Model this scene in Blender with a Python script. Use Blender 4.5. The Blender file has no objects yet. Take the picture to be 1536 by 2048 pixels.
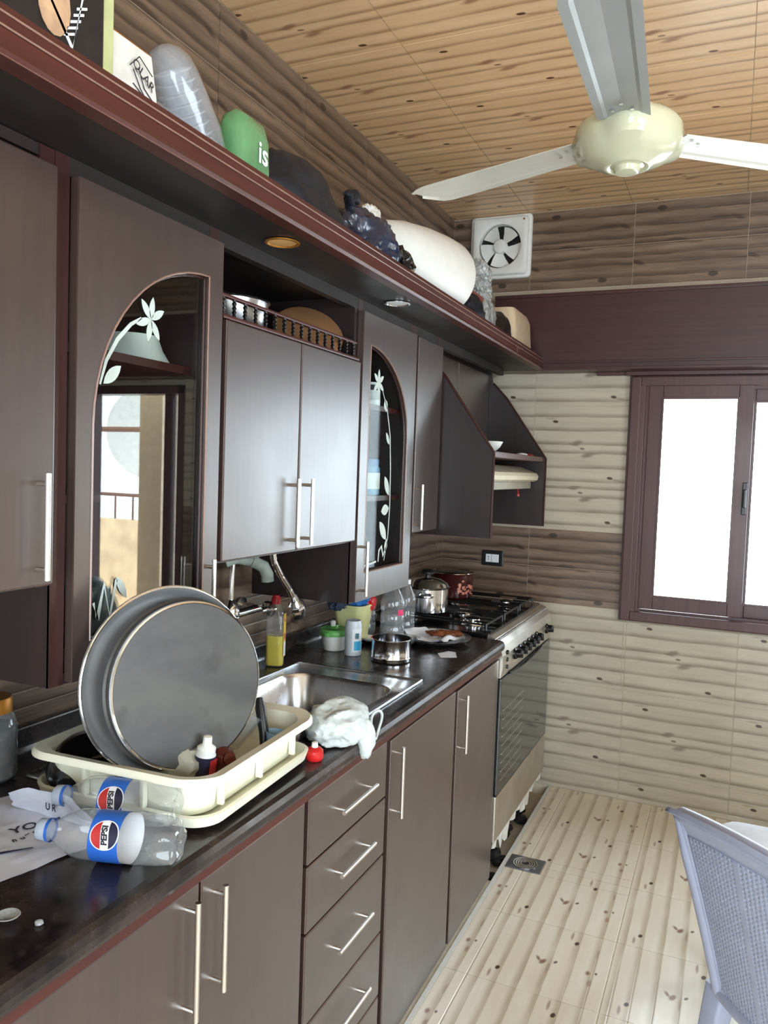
import bpy, bmesh, math, random
from mathutils import Vector, Matrix, noise
PI = math.pi
sc = bpy.context.scene
col = sc.collection
random.seed(7)

# ------------------------------------------------------------------ camera, world, lights, exposure
CAM = Vector((1.335, 0.0, 1.503))
cx_, cy_, f_ = 768.0, 1024.0, 1590.0
def vp(px, py): return Vector((px - cx_, -(py - cy_), -f_))
vy = vp(1467, 963).normalized()
vx = -vp(-2957, 805); vx = (vx - vx.dot(vy) * vy).normalized()
if vx.x < 0: vx = -vx
vz = vx.cross(vy)
cam_d = bpy.data.cameras.new('camera'); cam = bpy.data.objects.new('camera', cam_d); col.objects.link(cam)
cam.matrix_world = Matrix.Translation(CAM) @ Matrix((vx, vy, vz)).to_4x4()
cam_d.sensor_fit = 'VERTICAL'; cam_d.sensor_height = 24.0; cam_d.lens = 24.0 * f_ / 2048.0
cam_d.clip_start = 0.02
sc.camera = cam
w = bpy.data.worlds.new('sky'); sc.world = w; w.use_nodes = True
SKY = 11.0
bg = w.node_tree.nodes['Background']; bg.inputs[0].default_value = (0.80, 0.91, 1.0, 1); bg.inputs[1].default_value = SKY
sc.view_settings.view_transform = 'Standard'; sc.view_settings.look = 'None'
sc.view_settings.gamma = 1; sc.view_settings.use_curve_mapping = False
sc.view_settings.exposure = 0.22
sc.cycles.max_bounces = 10; sc.cycles.transparent_max_bounces = 24
sc.cycles.caustics_reflective = False; sc.cycles.caustics_refractive = False
sc.cycles.sample_clamp_indirect = 6.0
def sky_light(name, loc, rot, sx, sy, power, color, portal=False):
    l = bpy.data.lights.new(name, 'AREA'); l.shape = 'RECTANGLE'; l.size = sx; l.size_y = sy
    l.energy = power; l.color = color
    if portal: l.cycles.is_portal = True
    o = bpy.data.objects.new(name, l); col.objects.link(o); o.location = loc; o.rotation_euler = rot
    return o
sn = bpy.data.lights.new('sun', 'SUN'); sn.energy = 9.0; sn.angle = math.radians(0.6); sn.color = (1.0, 0.93, 0.82)
sno = bpy.data.objects.new('sun', sn); col.objects.link(sno); sno.rotation_euler = (math.radians(24), 0, math.radians(-6))
ROOM_W, ROOM_D, ROOM_R, ROOM_H = 3.5, 3.8, -2.2, 2.744
sky_light('portal_window', (1.455, 3.93, 1.41), (-PI/2, 0, 0), 1.13, 1.1, 1, (1, 1, 1), True)
sky_light('portal_balcony_door', (2.67, 3.93, 0.975), (-PI/2, 0, 0), 0.76, 1.95, 1, (1, 1, 1), True)
sky_light('portal_side_fill', (3.62, 0.25, 1.40), (0, PI/2, 0), 1.4, 1.9, 1, (1, 1, 1), True)  # guides sky through an unseen side opening, added as fill
sky_light('portal_rear_fill', (2.1, -2.32, 1.1), (PI/2, 0, 0), 1.6, 2.2, 1, (1, 1, 1), True)  # guides sky through the rear opening, added for fill behind the camera

# ------------------------------------------------------------------ node helpers
def srgb(r, g, b):
    def c(v):
        v /= 255.0
        return v / 12.92 if v <= 0.04045 else ((v + 0.055) / 1.055) ** 2.4
    return (c(r), c(g), c(b), 1)
class NT:
    def __init__(s, name):
        s.m = bpy.data.materials.new(name); s.m.use_nodes = True; s.t = s.m.node_tree
        s.b = s.t.nodes['Principled BSDF']; s.out = s.t.nodes['Material Output']
        s.tc = None
    def n(s, k): return s.t.nodes.new(k)
    def lk(s, a, b): s.t.links.new(a, b)
    def put(s, sock, v):
        if isinstance(v, (int, float)): sock.default_value = v
        elif isinstance(v, tuple): sock.default_value = v
        else: s.lk(v, sock)
    def M(s, op, a, b=0.0, c=0.0, clamp=False):
        n = s.n('ShaderNodeMath'); n.operation = op; n.use_clamp = clamp
        s.put(n.inputs[0], a); s.put(n.inputs[1], b); s.put(n.inputs[2], c)
        return n.outputs[0]
    def obj(s):
        if s.tc is None: s.tc = s.n('ShaderNodeTexCoord')
        return s.tc.outputs['Object']
    def xyz(s, v=None):
        n = s.n('ShaderNodeSeparateXYZ'); s.lk(v or s.obj(), n.inputs[0]); return n.outputs
    def comb(s, x, y, z=0.0):
        n = s.n('ShaderNodeCombineXYZ'); s.put(n.inputs[0], x); s.put(n.inputs[1], y); s.put(n.inputs[2], z); return n.outputs[0]
    def noise(s, vec, scale=1.0, detail=3.0, rough=0.5, dist=0.0):
        n = s.n('ShaderNodeTexNoise'); s.lk(vec, n.inputs['Vector']); n.inputs['Scale'].default_value = scale
        n.inputs['Detail'].default_value = detail; n.inputs['Roughness'].default_value = rough; n.inputs['Distortion'].default_value = dist
        return n.outputs[0]
    def scaled(s, sx, sy, sz, off=(0, 0, 0)):
        n = s.n('ShaderNodeMapping'); s.lk(s.obj(), n.inputs[0]); n.inputs['Scale'].default_value = (sx, sy, sz); n.inputs['Location'].default_value = off
        return n.outputs[0]
    def mix(s, f, a, b):
        n = s.n('ShaderNodeMix'); n.data_type = 'RGBA'
        s.put(n.inputs[0], f); s.put(n.inputs[6], a); s.put(n.inputs[7], b)
        return n.outputs[2]
    def mr(s, v, a, b, c=0.0, d=1.0, smooth=False):
        n = s.n('ShaderNodeMapRange'); n.clamp = True
        if smooth: n.interpolation_type = 'SMOOTHSTEP'
        s.put(n.inputs[0], v); s.put(n.inputs[1], a); s.put(n.inputs[2], b); s.put(n.inputs[3], c); s.put(n.inputs[4], d)
        return n.outputs[0]
    def bump(s, h, strength=0.3, dist=0.002):
        n = s.n('ShaderNodeBump'); n.inputs['Strength'].default_value = strength; n.inputs['Distance'].default_value = dist
        s.lk(h, n.inputs['Height']); s.lk(n.outputs[0], s.b.inputs['Normal'])
    def fin(s, base=None, rough=None, metal=None, spec=None, **kw):
        if base is not None: s.put(s.b.inputs['Base Color'], base)
        if rough is not None: s.put(s.b.inputs['Roughness'], rough)
        if metal is not None: s.put(s.b.inputs['Metallic'], metal)
        if spec is not None: s.put(s.b.inputs['Specular IOR Level'], spec)
        for k, v in kw.items(): s.put(s.b.inputs[k.replace('_', ' ')], v)
        return s.m
def plain(name, c, rough=0.5, metal=0.0, var=0.12, scale=20.0, bump=0.0, **kw):
    t = NT(name); n = t.noise(t.scaled(1, 1, 1), scale, 3)
    f = t.mr(n, 0.3, 0.7)
    d = tuple(max(0, x * (1 - var)) for x in c[:3]) + (1,)
    u = tuple(min(1, x * (1 + var)) for x in c[:3]) + (1,)
    if bump: t.bump(n, bump)
    return t.fin(t.mix(f, d, u), rough, metal, **kw)
def thin(name, tint=(1, 1, 1, 1), refl=1.0, rough=0.02, body=None, amount=0.0, bumps=0.0, ior=1.45, bscale=60.0):
    """thin clear sheet: see-through, mirror-like by Fresnel, optionally a milky body"""
    t = NT(name); tr = t.n('ShaderNodeBsdfTransparent'); tr.inputs[0].default_value = tint
    gl = t.n('ShaderNodeBsdfGlossy'); gl.inputs['Roughness'].default_value = rough
    fr = t.n('ShaderNodeFresnel'); ge = t.n('ShaderNodeNewGeometry')
    t.lk(t.mr(ge.outputs['Backfacing'], 0.0, 1.0, ior, 1.0 / ior), fr.inputs[0])   # same mirror strength seen from either side of the sheet
    if bumps:
        b = t.n('ShaderNodeBump'); b.inputs['Strength'].default_value = bumps; b.inputs['Distance'].default_value = 0.004
        t.lk(t.noise(t.scaled(1, 1, 1), bscale, 3), b.inputs['Height']); t.lk(b.outputs[0], gl.inputs['Normal']); t.lk(b.outputs[0], fr.inputs['Normal'])
    base = tr.outputs[0]
    if body is not None:
        di = t.n('ShaderNodeBsdfDiffuse'); di.inputs[0].default_value = body
        m1 = t.n('ShaderNodeMixShader'); m1.inputs[0].default_value = amount
        t.lk(base, m1.inputs[1]); t.lk(di.outputs[0], m1.inputs[2]); base = m1.outputs[0]
    m = t.n('ShaderNodeMixShader'); t.lk(t.M('MULTIPLY', fr.outputs[0], refl, clamp=True), m.inputs[0])
    t.lk(base, m.inputs[1]); t.lk(gl.outputs[0], m.inputs[2]); t.lk(m.outputs[0], t.out.inputs[0])
    return t.m

# ------------------------------------------------------------------ printed tiles
TU, TV = 0.4735, 0.375
L_LINES = [0.05, 0.115, 0.18, 0.221, 0.29, 0.353]
F_LINES = [0.025, 0.078, 0.14, 0.207, 0.273, 0.336]
D_LINES = [0.043, 0.10, 0.150, 0.1825, 0.232, 0.268, 0.325]
def print_mat(name, lines, light1, light2, line_c, dot_c, blob_c, dots, blobs, lw=0.006, lamt=0.8, rough=0.25, grain=0.25, wob=0.006, bright=None):
    t = NT(name); X, Y, Z = t.xyz()
    wv = t.noise(t.comb(t.M('MULTIPLY', X, 5.0), t.M('MULTIPLY', Y, 14.0)), 1.0, 2)
    v = t.M('ADD', Y, t.M('MULTIPLY', t.M('SUBTRACT', wv, 0.5), wob * 2))
    g = t.noise(t.comb(t.M('MULTIPLY', X, 8.0), t.M('MULTIPLY', Y, 110.0)), 1.0, 4, 0.6)
    g2 = t.noise(t.comb(t.M('MULTIPLY', X, 3.0), t.M('MULTIPLY', Y, 18.0), 3.7), 1.0, 2)
    base = t.mix(t.mr(g2, 0.35, 0.65), light1, light2)
    base = t.mix(t.M('MULTIPLY', t.mr(g, 0.45, 0.75), grain), base, line_c)
    tot = None
    for i, L in enumerate(lines):
        d = t.M('SUBTRACT', v, L)
        # soft on the upper side, hard on the lower
        up = t.mr(d, -lw * 2.6, 0.0, 0.0, 1.0, True); dn = t.mr(d, 0.0, lw * 0.7, 1.0, 0.0, True)
        s_ = t.M('MINIMUM', up, dn)
        tot = s_ if tot is None else t.M('MAXIMUM', tot, s_)
    fade = t.mr(t.noise(t.comb(t.M('MULTIPLY', X, 6.0), t.M('MULTIPLY', Y, 16.0), 9.1), 1.0, 1), 0.25, 0.6, 0.55, 1.0)
    colr = t.mix(t.M('MULTIPLY', t.M('MULTIPLY', tot, fade), lamt), base, line_c)
    def ell(a, b, rx, ry, ang=0.0, s0=0.7, s1=1.15, wobb=0.25):
        dx = t.M('SUBTRACT', X, a); dy = t.M('SUBTRACT', Y, b)
        if ang:
            c_, s_ = math.cos(ang), math.sin(ang)
            dx, dy = t.M('ADD', t.M('MULTIPLY', dx, c_), t.M('MULTIPLY', dy, s_)), t.M('SUBTRACT', t.M('MULTIPLY', dy, c_), t.M('MULTIPLY', dx, s_))
        q = t.M('SQRT', t.M('ADD', t.M('POWER', t.M('DIVIDE', dx, rx), 2.0), t.M('POWER', t.M('DIVIDE', dy, ry), 2.0)))
        q = t.M('ADD', q, t.M('MULTIPLY', t.M('SUBTRACT', g, 0.5), wobb))
        return t.mr(q, s0, s1, 1.0, 0.0, True)
    for (a, b, rx, ry, an, am) in blobs:
        colr = t.mix(t.M('MULTIPLY', ell(a, b, rx, ry, an, 0.3, 1.2, 0.9), am), colr, blob_c)
    for (a, b, rx, ry, an, am) in dots:
        colr = t.mix(t.M('MULTIPLY', ell(a, b, rx, ry, an), am), colr, dot_c)
    if bright is not None:
        q = t.mr(t.M('ABSOLUTE', t.M('SUBTRACT', Y, bright)), 0.0006, 0.0016, 0.8, 0.0); colr = t.mix(q, colr, srgb(176, 158, 140))
    t.bump(g, 0.08, 0.001)
    return t.fin(colr, rough)
L_DOTS = [(0.364, 0.334, 0.014, 0.007, 0.1, 1), (0.102, 0.074, 0.014, 0.007, 0.1, 1), (0.232, 0.200, 0.012, 0.005, 0.1, .75)]
L_BLOBS = [(0.209, 0.173, 0.030, 0.013, -0.2, .8), (0.256, 0.231, 0.034, 0.014, -0.2, .8), (0.19, 0.181, 0.03, 0.006, 0.2, .6), (0.29, 0.222, 0.04, 0.006, 0, .5), (0.40, 0.345, 0.035, 0.007, 0.15, .5), (0.08, 0.060, 0.04, 0.006, 0, .4)]
M = {}
M['tile_light'] = print_mat('cream_wood_print_tile', L_LINES, srgb(192, 184, 165), srgb(178, 169, 151), srgb(104, 92, 77), srgb(78, 62, 50), srgb(120, 108, 95), L_DOTS, L_BLOBS, lw=0.0085, lamt=0.62, grain=0.12)
M['tile_ceiling'] = print_mat('honey_wood_print_tile', L_LINES, srgb(226, 192, 152), srgb(214, 178, 136), srgb(120, 82, 54), srgb(98, 58, 38), srgb(135, 92, 66), L_DOTS, L_BLOBS, rough=0.35, lw=0.0085, lamt=0.62, grain=0.12)
F_DOTS = [(0.073, 0.067, 0.011, 0.007, 0.2, 1), (0.307, 0.265, 0.012, 0.007, 0.2, 1), (0.178, 0.222, 0.009, 0.005, 0.5, .85), (0.175, 0.345, 0.007, 0.004, 0, .8)]
F_BLOBS = [(0.165, 0.185, 0.020, 0.010, 0.5, 1), (0.175, 0.17, 0.018, 0.007, -0.5, .9), (0.168, 0.322, 0.014, 0.009, 0, .95), (0.04, 0.05, 0.025, 0.006, 0, .7), (0.345, 0.245, 0.03, 0.006, 0, .7), (0.12, 0.333, 0.02, 0.008, 0, .7), (0.28, 0.335, 0.03, 0.004, 0, .5), (0.14, 0.205, 0.04, 0.005, 0, .5)]
M['tile_floor'] = print_mat('pale_wood_print_floor_tile', F_LINES, srgb(242, 235, 220), srgb(236, 226, 208), srgb(178, 158, 128), srgb(84, 64, 52), srgb(150, 118, 98), F_DOTS, F_BLOBS, lw=0.0095, lamt=0.72, rough=0.22, grain=0.06)
M['tile_dark'] = print_mat('brown_wood_print_tile', D_LINES, srgb(140, 118, 100), srgb(110, 90, 76), srgb(58, 46, 40), srgb(40, 32, 30), srgb(58, 44, 38),
    [(0.115, 0.030, 0.022, 0.012, 0, .8), (0.34, 0.335, 0.022, 0.012, 0, .8)],
    [(0.43, 0.098, 0.035, 0.011, 0.3, .9), (0.02, 0.265, 0.035, 0.011, 0.3, .9), (0.20, 0.178, 0.055, 0.012, 0.1, .8), (0.15, 0.175, 0.04, 0.008, -0.2, .7), (0.36, 0.09, 0.06, 0.006, 0, .7), (0.26, 0.19, .04, .006, 0, .6)], lw=0.011, lamt=0.8, rough=0.3, grain=0.45, wob=0.014, bright=0.1825)
M['grout'] = plain('pale_grout', srgb(200, 190, 168), 0.8)
M['grout_dark'] = plain('beige_grout', srgb(190, 175, 150), 0.8)

# laminate woods
def wood(name, c1, c2, rough=0.32, axis='z', spec=0.5, coat=0.0):
    t = NT(name)
    sca = {'z': (60, 60, 2.0), 'y': (60, 2.0, 60), 'x': (2.0, 60, 60)}[axis]
    g = t.noise(t.scaled(*sca), 1.0, 4, 0.6)
    base = t.mix(t.mr(g, 0.35, 0.7), c1, c2)
    r = t.mr(t.noise(t.scaled(6, 6, 6), 1.0, 3), 0.3, 0.7, rough * 0.88, rough * 1.12)
    t.bump(g, 0.04, 0.0006)
    return t.fin(base, r, 0.0, spec, Coat_Weight=coat, Coat_Roughness=0.34)
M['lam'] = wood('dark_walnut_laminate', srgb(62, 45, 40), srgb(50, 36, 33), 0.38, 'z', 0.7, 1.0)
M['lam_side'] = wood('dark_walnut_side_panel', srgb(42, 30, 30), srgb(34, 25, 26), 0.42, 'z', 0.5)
M['red'] = wood('mahogany_trim', srgb(76, 31, 25), srgb(60, 24, 21), 0.42, 'y', 0.5)
M['red_z'] = wood('mahogany_frame', srgb(54, 24, 22), srgb(42, 19, 18), 0.4, 'z', 0.5)
M['inner'] = wood('black_brown_carcass', srgb(30, 22, 20), srgb(24, 18, 17), 0.5, 'y')
M['edge'] = plain('pale_edge_bead', srgb(140, 110, 98), 0.25, 0.0)
M['winwood'] = wood('purple_brown_window_frame', srgb(82, 50, 50), srgb(70, 42, 44), 0.34, 'z', 0.5)
M['boxwood'] = wood('mahogany_pelmet', srgb(66, 34, 38), srgb(50, 26, 30), 0.36, 'x', 0.5)
def counter_mat():
    t = NT('dark_speckled_worktop')
    a = t.noise(t.scaled(9, 9, 9), 1.0, 5, 0.65); b = t.noise(t.scaled(60, 60, 60), 1.0, 3)
    base = t.mix(t.mr(a, 0.42, 0.68), srgb(25, 21, 23), srgb(62, 50, 47))
    base = t.mix(t.mr(b, 0.60, 0.80, 0, .28), base, srgb(96, 82, 78))
    return t.fin(base, t.mr(a, 0.3, 0.7, 0.16, 0.34), 0, 0.5)
M['counter'] = counter_mat()
M['chrome'] = plain('chrome', (0.82, 0.82, 0.84, 1), 0.12, 1.0, 0.03)
M['handle'] = plain('brushed_nickel', (0.78, 0.73, 0.68, 1), 0.28, 1.0, 0.04)
def steel(name, c, rough, wear=0.0, an=(4, 200, 4)):
    t = NT(name); g = t.noise(t.scaled(*an), 1.0, 3); a = t.noise(t.scaled(7, 7, 7), 1.0, 5, 0.65)
    base = t.mix(t.mr(a, 0.35, 0.7, 0, wear), c, (c[0]*.35, c[1]*.34, c[2]*.33, 1))
    t.bump(g, 0.05, 0.0005)
    return t.fin(base, t.mr(a, 0.3, 0.7, rough * .8, rough * 1.3), 1.0)
M['steel'] = steel('brushed_steel', (0.62, 0.62, 0.64, 1), 0.25, 0.15)
def pan_mat():
    t = NT('smoke_stained_aluminium'); a = t.noise(t.scaled(5, 5, 9), 1.0, 4, 0.6); b = t.noise(t.scaled(22, 22, 14), 1.0, 3)
    base = t.mix(t.mr(a, 0.35, 0.65), srgb(66, 65, 66), srgb(92, 91, 88)); base = t.mix(t.mr(b, 0.60, 0.78, 0, .6), base, srgb(52, 47, 46))
    return t.fin(base, t.mr(a, 0.3, 0.7, 0.38, 0.6), 0.5)
M['pan'] = pan_mat()
M['panrim'] = plain('aluminium_rim', (0.5, 0.51, 0.53, 1), 0.42, 0.75, 0.15, 8)
M['glass'] = thin('cabinet_glass', (0.92, 0.96, 0.95, 1), 1.5, 0.0, ior=1.52)
M['glass_dull'] = thin('dull_cabinet_glass', (0.92, 0.96, 0.95, 1), 0.22, 0.03, ior=1.45)
M['winglass'] = thin('window_glass', (0.96, 0.98, 0.98, 1), 1.0, 0.0)
M['frost'] = plain('frosted_etching', srgb(188, 200, 196), 0.7)
M['pet'] = thin('clear_bottle_plastic', (0.975, 0.98, 0.985, 1), 1.5, 0.06, (0.75, 0.8, 0.85, 1), 0.10, 0.25, bscale=45)
M['bagclear'] = thin('clear_bag_film', (0.9, 0.92, 0.93, 1), 2.0, 0.12, (0.75, 0.8, 0.82, 1), 0.30, 0.9, bscale=50)
M['cupclear'] = thin('cloudy_cup_plastic', (0.93, 0.94, 0.96, 1), 1.6, 0.12, (0.62, 0.66, 0.72, 1), 0.26, 0.3, bscale=20)
M['cuprim'] = thin('stacked_cup_plastic', (0.9, 0.92, 0.95, 1), 2.0, 0.1, (0.75, 0.8, 0.88, 1), 0.5)
M['baggreen'] = thin('green_bag_film', (0.45, 0.8, 0.5, 1), 1.5, 0.15, (0.22, 0.5, 0.25, 1), 0.5, 0.9, bscale=40)
M['blackbag'] = plain('black_bag_film', srgb(24, 27, 36), 0.55, 0, 0.2, 30, 0.5, spec=0.35)
M['bluebag'] = plain('blue_black_bag_film', srgb(28, 38, 62), 0.25, 0, 0.3, 20, 0.5, spec=0.8)
M['whitepl'] = plain('white_plastic', srgb(222, 222, 218), 0.4)
M['cream'] = plain('cream_rack_plastic', srgb(232, 231, 212), 0.35, var=0.03)
M['sheet'] = plain('white_carrier_bag_film', srgb(206, 210, 226), 0.38, var=0.04, scale=12, bump=0.2)
M['black'] = plain('black_plastic', srgb(22, 22, 24), 0.35)
M['gloss_black'] = plain('black_enamel', srgb(18, 18, 20), 0.12)
M['ink'] = plain('dark_ink', srgb(36, 34, 48), 0.6)
M['blue'] = plain('blue_label_film', srgb(44, 98, 190), 0.35, var=0.05)
M['whitelab'] = plain('white_label_film', srgb(225, 228, 232), 0.45, var=0.03)
M['redp'] = plain('red_plastic', srgb(190, 32, 32), 0.3)
M['navy'] = plain('navy_print', srgb(34, 34, 62), 0.4)
M['redprint'] = plain('red_print', srgb(176, 44, 46), 0.4)
M['white'] = plain('white_paint', srgb(226, 228, 226), 0.45, var=0.03)
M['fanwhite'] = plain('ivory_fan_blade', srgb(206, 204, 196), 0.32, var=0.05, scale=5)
M['fangrey'] = plain('grey_fan_blade', srgb(150, 152, 152), 0.4, var=0.1, scale=5)  # greyer tone for the one blade pointing at the camera
M['fanhub'] = plain('pale_olive_fan_body', srgb(198, 198, 172), 0.14, var=0.04)
M['soap'] = plain('yellow_soap', srgb(226, 206, 22), 0.1, var=0.03)
M['greenlid'] = plain('green_lid', srgb(104, 176, 92), 0.35)
M['bluecloth'] = plain('blue_cloth', srgb(32, 104, 170), 0.8, bump=0.5)
M['darkcloth'] = plain('dark_grey_cloth', srgb(50, 62, 82), 0.8, bump=0.5)
M['olive'] = plain('olive_cream_plastic', srgb(198, 196, 140), 0.4)
M['cloth'] = plain('grey_white_cloth', srgb(196, 204, 204), 0.8, var=0.1, scale=30, bump=0.5)
M['food'] = plain('fried_fish_brown', srgb(122, 66, 34), 0.5, 0, 0.5, 60, 0.9)
M['paper'] = plain('white_paper', srgb(226, 230, 240), 0.7, var=0.05)
M['redpot'] = plain('maroon_enamel', srgb(58, 17, 19), 0.15, var=0.1)
M['pinkprint'] = plain('pale_rose_print', srgb(190, 120, 100), 0.4, 0, 0.4, 60)
M['brownjug'] = plain('brown_glass', srgb(84, 34, 22), 0.1)
M['greyblue'] = plain('grey_lilac_chair_plastic', srgb(168, 176, 204), 0.38, var=0.05)
M['hood'] = plain('ivory_hood_enamel', srgb(214, 206, 182), 0.3, var=0.06)
M['gold'] = plain('gold_lid', srgb(168, 112, 40), 0.4, 0.6)
M['outbeige'] = plain('beige_stucco', srgb(228, 208, 184), 0.9, var=0.1)  # plain beige of the balcony floor and pillar
M['outorange'] = plain('stained_parapet_paint', srgb(234, 208, 172), 0.9, 0, 0.25, 6)
M['outwhite'] = plain('dish_white', srgb(225, 228, 226), 0.6)
M['rust'] = plain('painted_iron', srgb(120, 84, 66), 0.6)
M['jarfill'] = plain('dark_herbs', srgb(52, 50, 40), 0.8, 0, 0.4, 50)
M['woodbrown'] = plain('brown_wooden_board', srgb(146, 104, 70), 0.5)
M['beigewrap'] = plain('beige_wrapped_film', srgb(206, 186, 160), 0.35, 0, 0.1, 20, 0.5)
M['stone'] = plain('black_rubble', srgb(38, 36, 38), 0.8, 0, 0.4, 30)
M['oven'] = plain('oven_dark_glass', srgb(30, 34, 34), 0.10, 0, 0.1, 5, spec=0.9)
M['palegreen'] = plain('pale_green_card', srgb(186, 192, 140), 0.6)
M['photo'] = plain('black_box_print', srgb(24, 24, 30), 0.35, 0, 0.5, 25)
M['beigeprint'] = plain('beige_print', srgb(196, 160, 128), 0.5, 0, 0.25, 30)
M['lightwarm'] = plain('warm_spot_glass', srgb(206, 160, 104), 0.4)

# ------------------------------------------------------------------ mesh helpers
class MB:
    def __init__(s): s.v = []; s.f = []; s.sm = []
    def add(s, vs, fs, smooth=False):
        o = len(s.v); s.v += [tuple(p) for p in vs]; s.f += [tuple(i + o for i in f) for f in fs]; s.sm += [smooth] * len(fs); return s
    def box(s, x0, x1, y0, y1, z0, z1, bev=0.0):
        if bev <= 0:
            vs = [(x, y, z) for x in (x0, x1) for y in (y0, y1) for z in (z0, z1)]
            fs = [(0, 1, 3, 2), (4, 6, 7, 5), (0, 4, 5, 1), (2, 3, 7, 6), (0, 2, 6, 4), (1, 5, 7, 3)]
            return s.add(vs, fs)
        bm = bmesh.new(); bmesh.ops.create_cube(bm, size=1)
        for v in bm.verts: v.co = Vector(((x0 + x1) / 2 + v.co.x * (x1 - x0), (y0 + y1) / 2 + v.co.y * (y1 - y0), (z0 + z1) / 2 + v.co.z * (z1 - z0)))
        bmesh.ops.bevel(bm, geom=bm.edges[:], offset=bev, segments=2, affect='EDGES', profile=0.6)
        return s.bm(bm)
    def bm(s, bm, smooth=False, mat=None):
        bm.verts.ensure_lookup_table(); bm.verts.index_update()
        vs = [(mat @ v.co if mat else v.co.copy()) for v in bm.verts]; fs = [[v.index for v in f.verts] for f in bm.faces]
        bm.free(); return s.add(vs, fs, smooth)
    def loft(s, loops, caps=(True, True), smooth=True, closed=True):
        n = len(loops[0]); vs = [p for L in loops for p in L]; fs = []
        for i in range(len(loops) - 1):
            for j in range(n if closed else n - 1):
                a, b = i * n + j, i * n + (j + 1) % n
                fs.append((a, b, b + n, a + n))
        s.add(vs, fs, smooth)
        if caps[0]: s.add(loops[0], [tuple(range(n))[::-1]])
        if caps[1]: s.add(loops[-1], [tuple(range(n))])
        return s
    def lathe(s, prof, c=(0, 0, 0), n=32, axis=None, caps=(True, True), smooth=True, mod=None):
        """prof: [(r, h)...]; axis: 3x3 matrix whose z column is the turning axis"""
        A = axis or Matrix.Identity(3); c = Vector(c); loops = []
        for r, h in prof:
            L = []
            for k in range(n):
                a = 2 * PI * k / n; rr = r * (mod(a, h) if mod else 1)
                L.append(c + A @ Vector((rr * math.cos(a), rr * math.sin(a), h)))
            loops.append(L)
        return s.loft(loops, caps, smooth)
    def tube(s, pts, r, n=10, caps=True, smooth=True):
        pts = [Vector(p) for p in pts]; loops = []; up = None
        for i, p in enumerate(pts):
            d = (pts[min(i + 1, len(pts) - 1)] - pts[max(i - 1, 0)]).normalized()
            if up is None: up = d.orthogonal().normalized()
            up = (up - up.dot(d) * d)
            up = up.normalized() if up.length > 1e-5 else d.orthogonal().normalized()
            sd = d.cross(up); rr = r[i] if isinstance(r, (list, tuple)) else r
            loops.append([p + rr * (math.cos(2 * PI * k / n) * up + math.sin(2 * PI * k / n) * sd) for k in range(n)])
        return s.loft(loops, (caps, caps), smooth)
    def prism(s, poly, ax, a0, a1):
        """poly: 2-D points in the plane perpendicular to axis ax (0 x,1 y,2 z)"""
        def P(p, t):
            q = list(p); q.insert(ax, t); return tuple(q)
        n = len(poly)
        s.add([P(p, a0) for p in poly] + [P(p, a1) for p in poly],
              [tuple(range(n)), tuple(range(2 * n - 1, n - 1, -1))] + [(i, i + n, (i + 1) % n + n, (i + 1) % n) for i in range(n)])
        return s
    def build(s, name, mat, parent=None, autosmooth=None):
        me = bpy.data.meshes.new(name); me.from_pydata(s.v, [], s.f)
        me.polygons.foreach_set('use_smooth', s.sm); me.update()
        bm = bmesh.new(); bm.from_mesh(me)
        bmesh.ops.remove_doubles(bm, verts=bm.verts, dist=1e-6)
        bmesh.ops.recalc_face_normals(bm, faces=bm.faces); bm.to_mesh(me); bm.free()
        if isinstance(mat, str): mat = M[mat]
        me.materials.append(mat)
        o = bpy.data.objects.new(name, me); col.objects.link(o)
        if parent: o.parent = parent
        if any(s.sm) and not all(s.sm): me.set_sharp_from_angle(angle=math.radians(40))
        elif all(s.sm) and s.sm: me.set_sharp_from_angle(angle=math.radians(50))
        return o
def tag(o, label=None, cat=None, group=None, kind=None):
    if label: o['label'] = label
    if cat: o['category'] = cat
    if group: o['group'] = group
    if kind: o['kind'] = kind
    return o
def thing(name, label, cat, loc=(0, 0, 0), rotz=0.0, group=None):
    o = bpy.data.objects.new(name, None); o.empty_display_size = 0.05; col.objects.link(o)
    o.location = loc; o.rotation_euler = (0, 0, rotz)
    return tag(o, label, cat, group)
def struct(o): return tag(o, kind='structure')
def rr(cx, cy, hx, hy, r, z, n=6):
    out = []
    for (sx, sy, a0) in ((1, 1, 0), (-1, 1, PI / 2), (-1, -1, PI), (1, -1, 1.5 * PI)):
        for k in range(n):
            a = a0 + PI / 2 * k / (n - 1)
            out.append(Vector((cx + sx * (hx - r) + r * math.cos(a), cy + sy * (hy - r) + r * math.sin(a), z)))
    return out
def axis_m(d, up=(0, 0, 1)):
    d = Vector(d).normalized(); u = Vector(up)
    x = u.cross(d)
    if x.length < 1e-4: x = Vector((1, 0, 0))
    x.normalize(); y = d.cross(x)
    return Matrix((x, y, d)).transposed()
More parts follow.
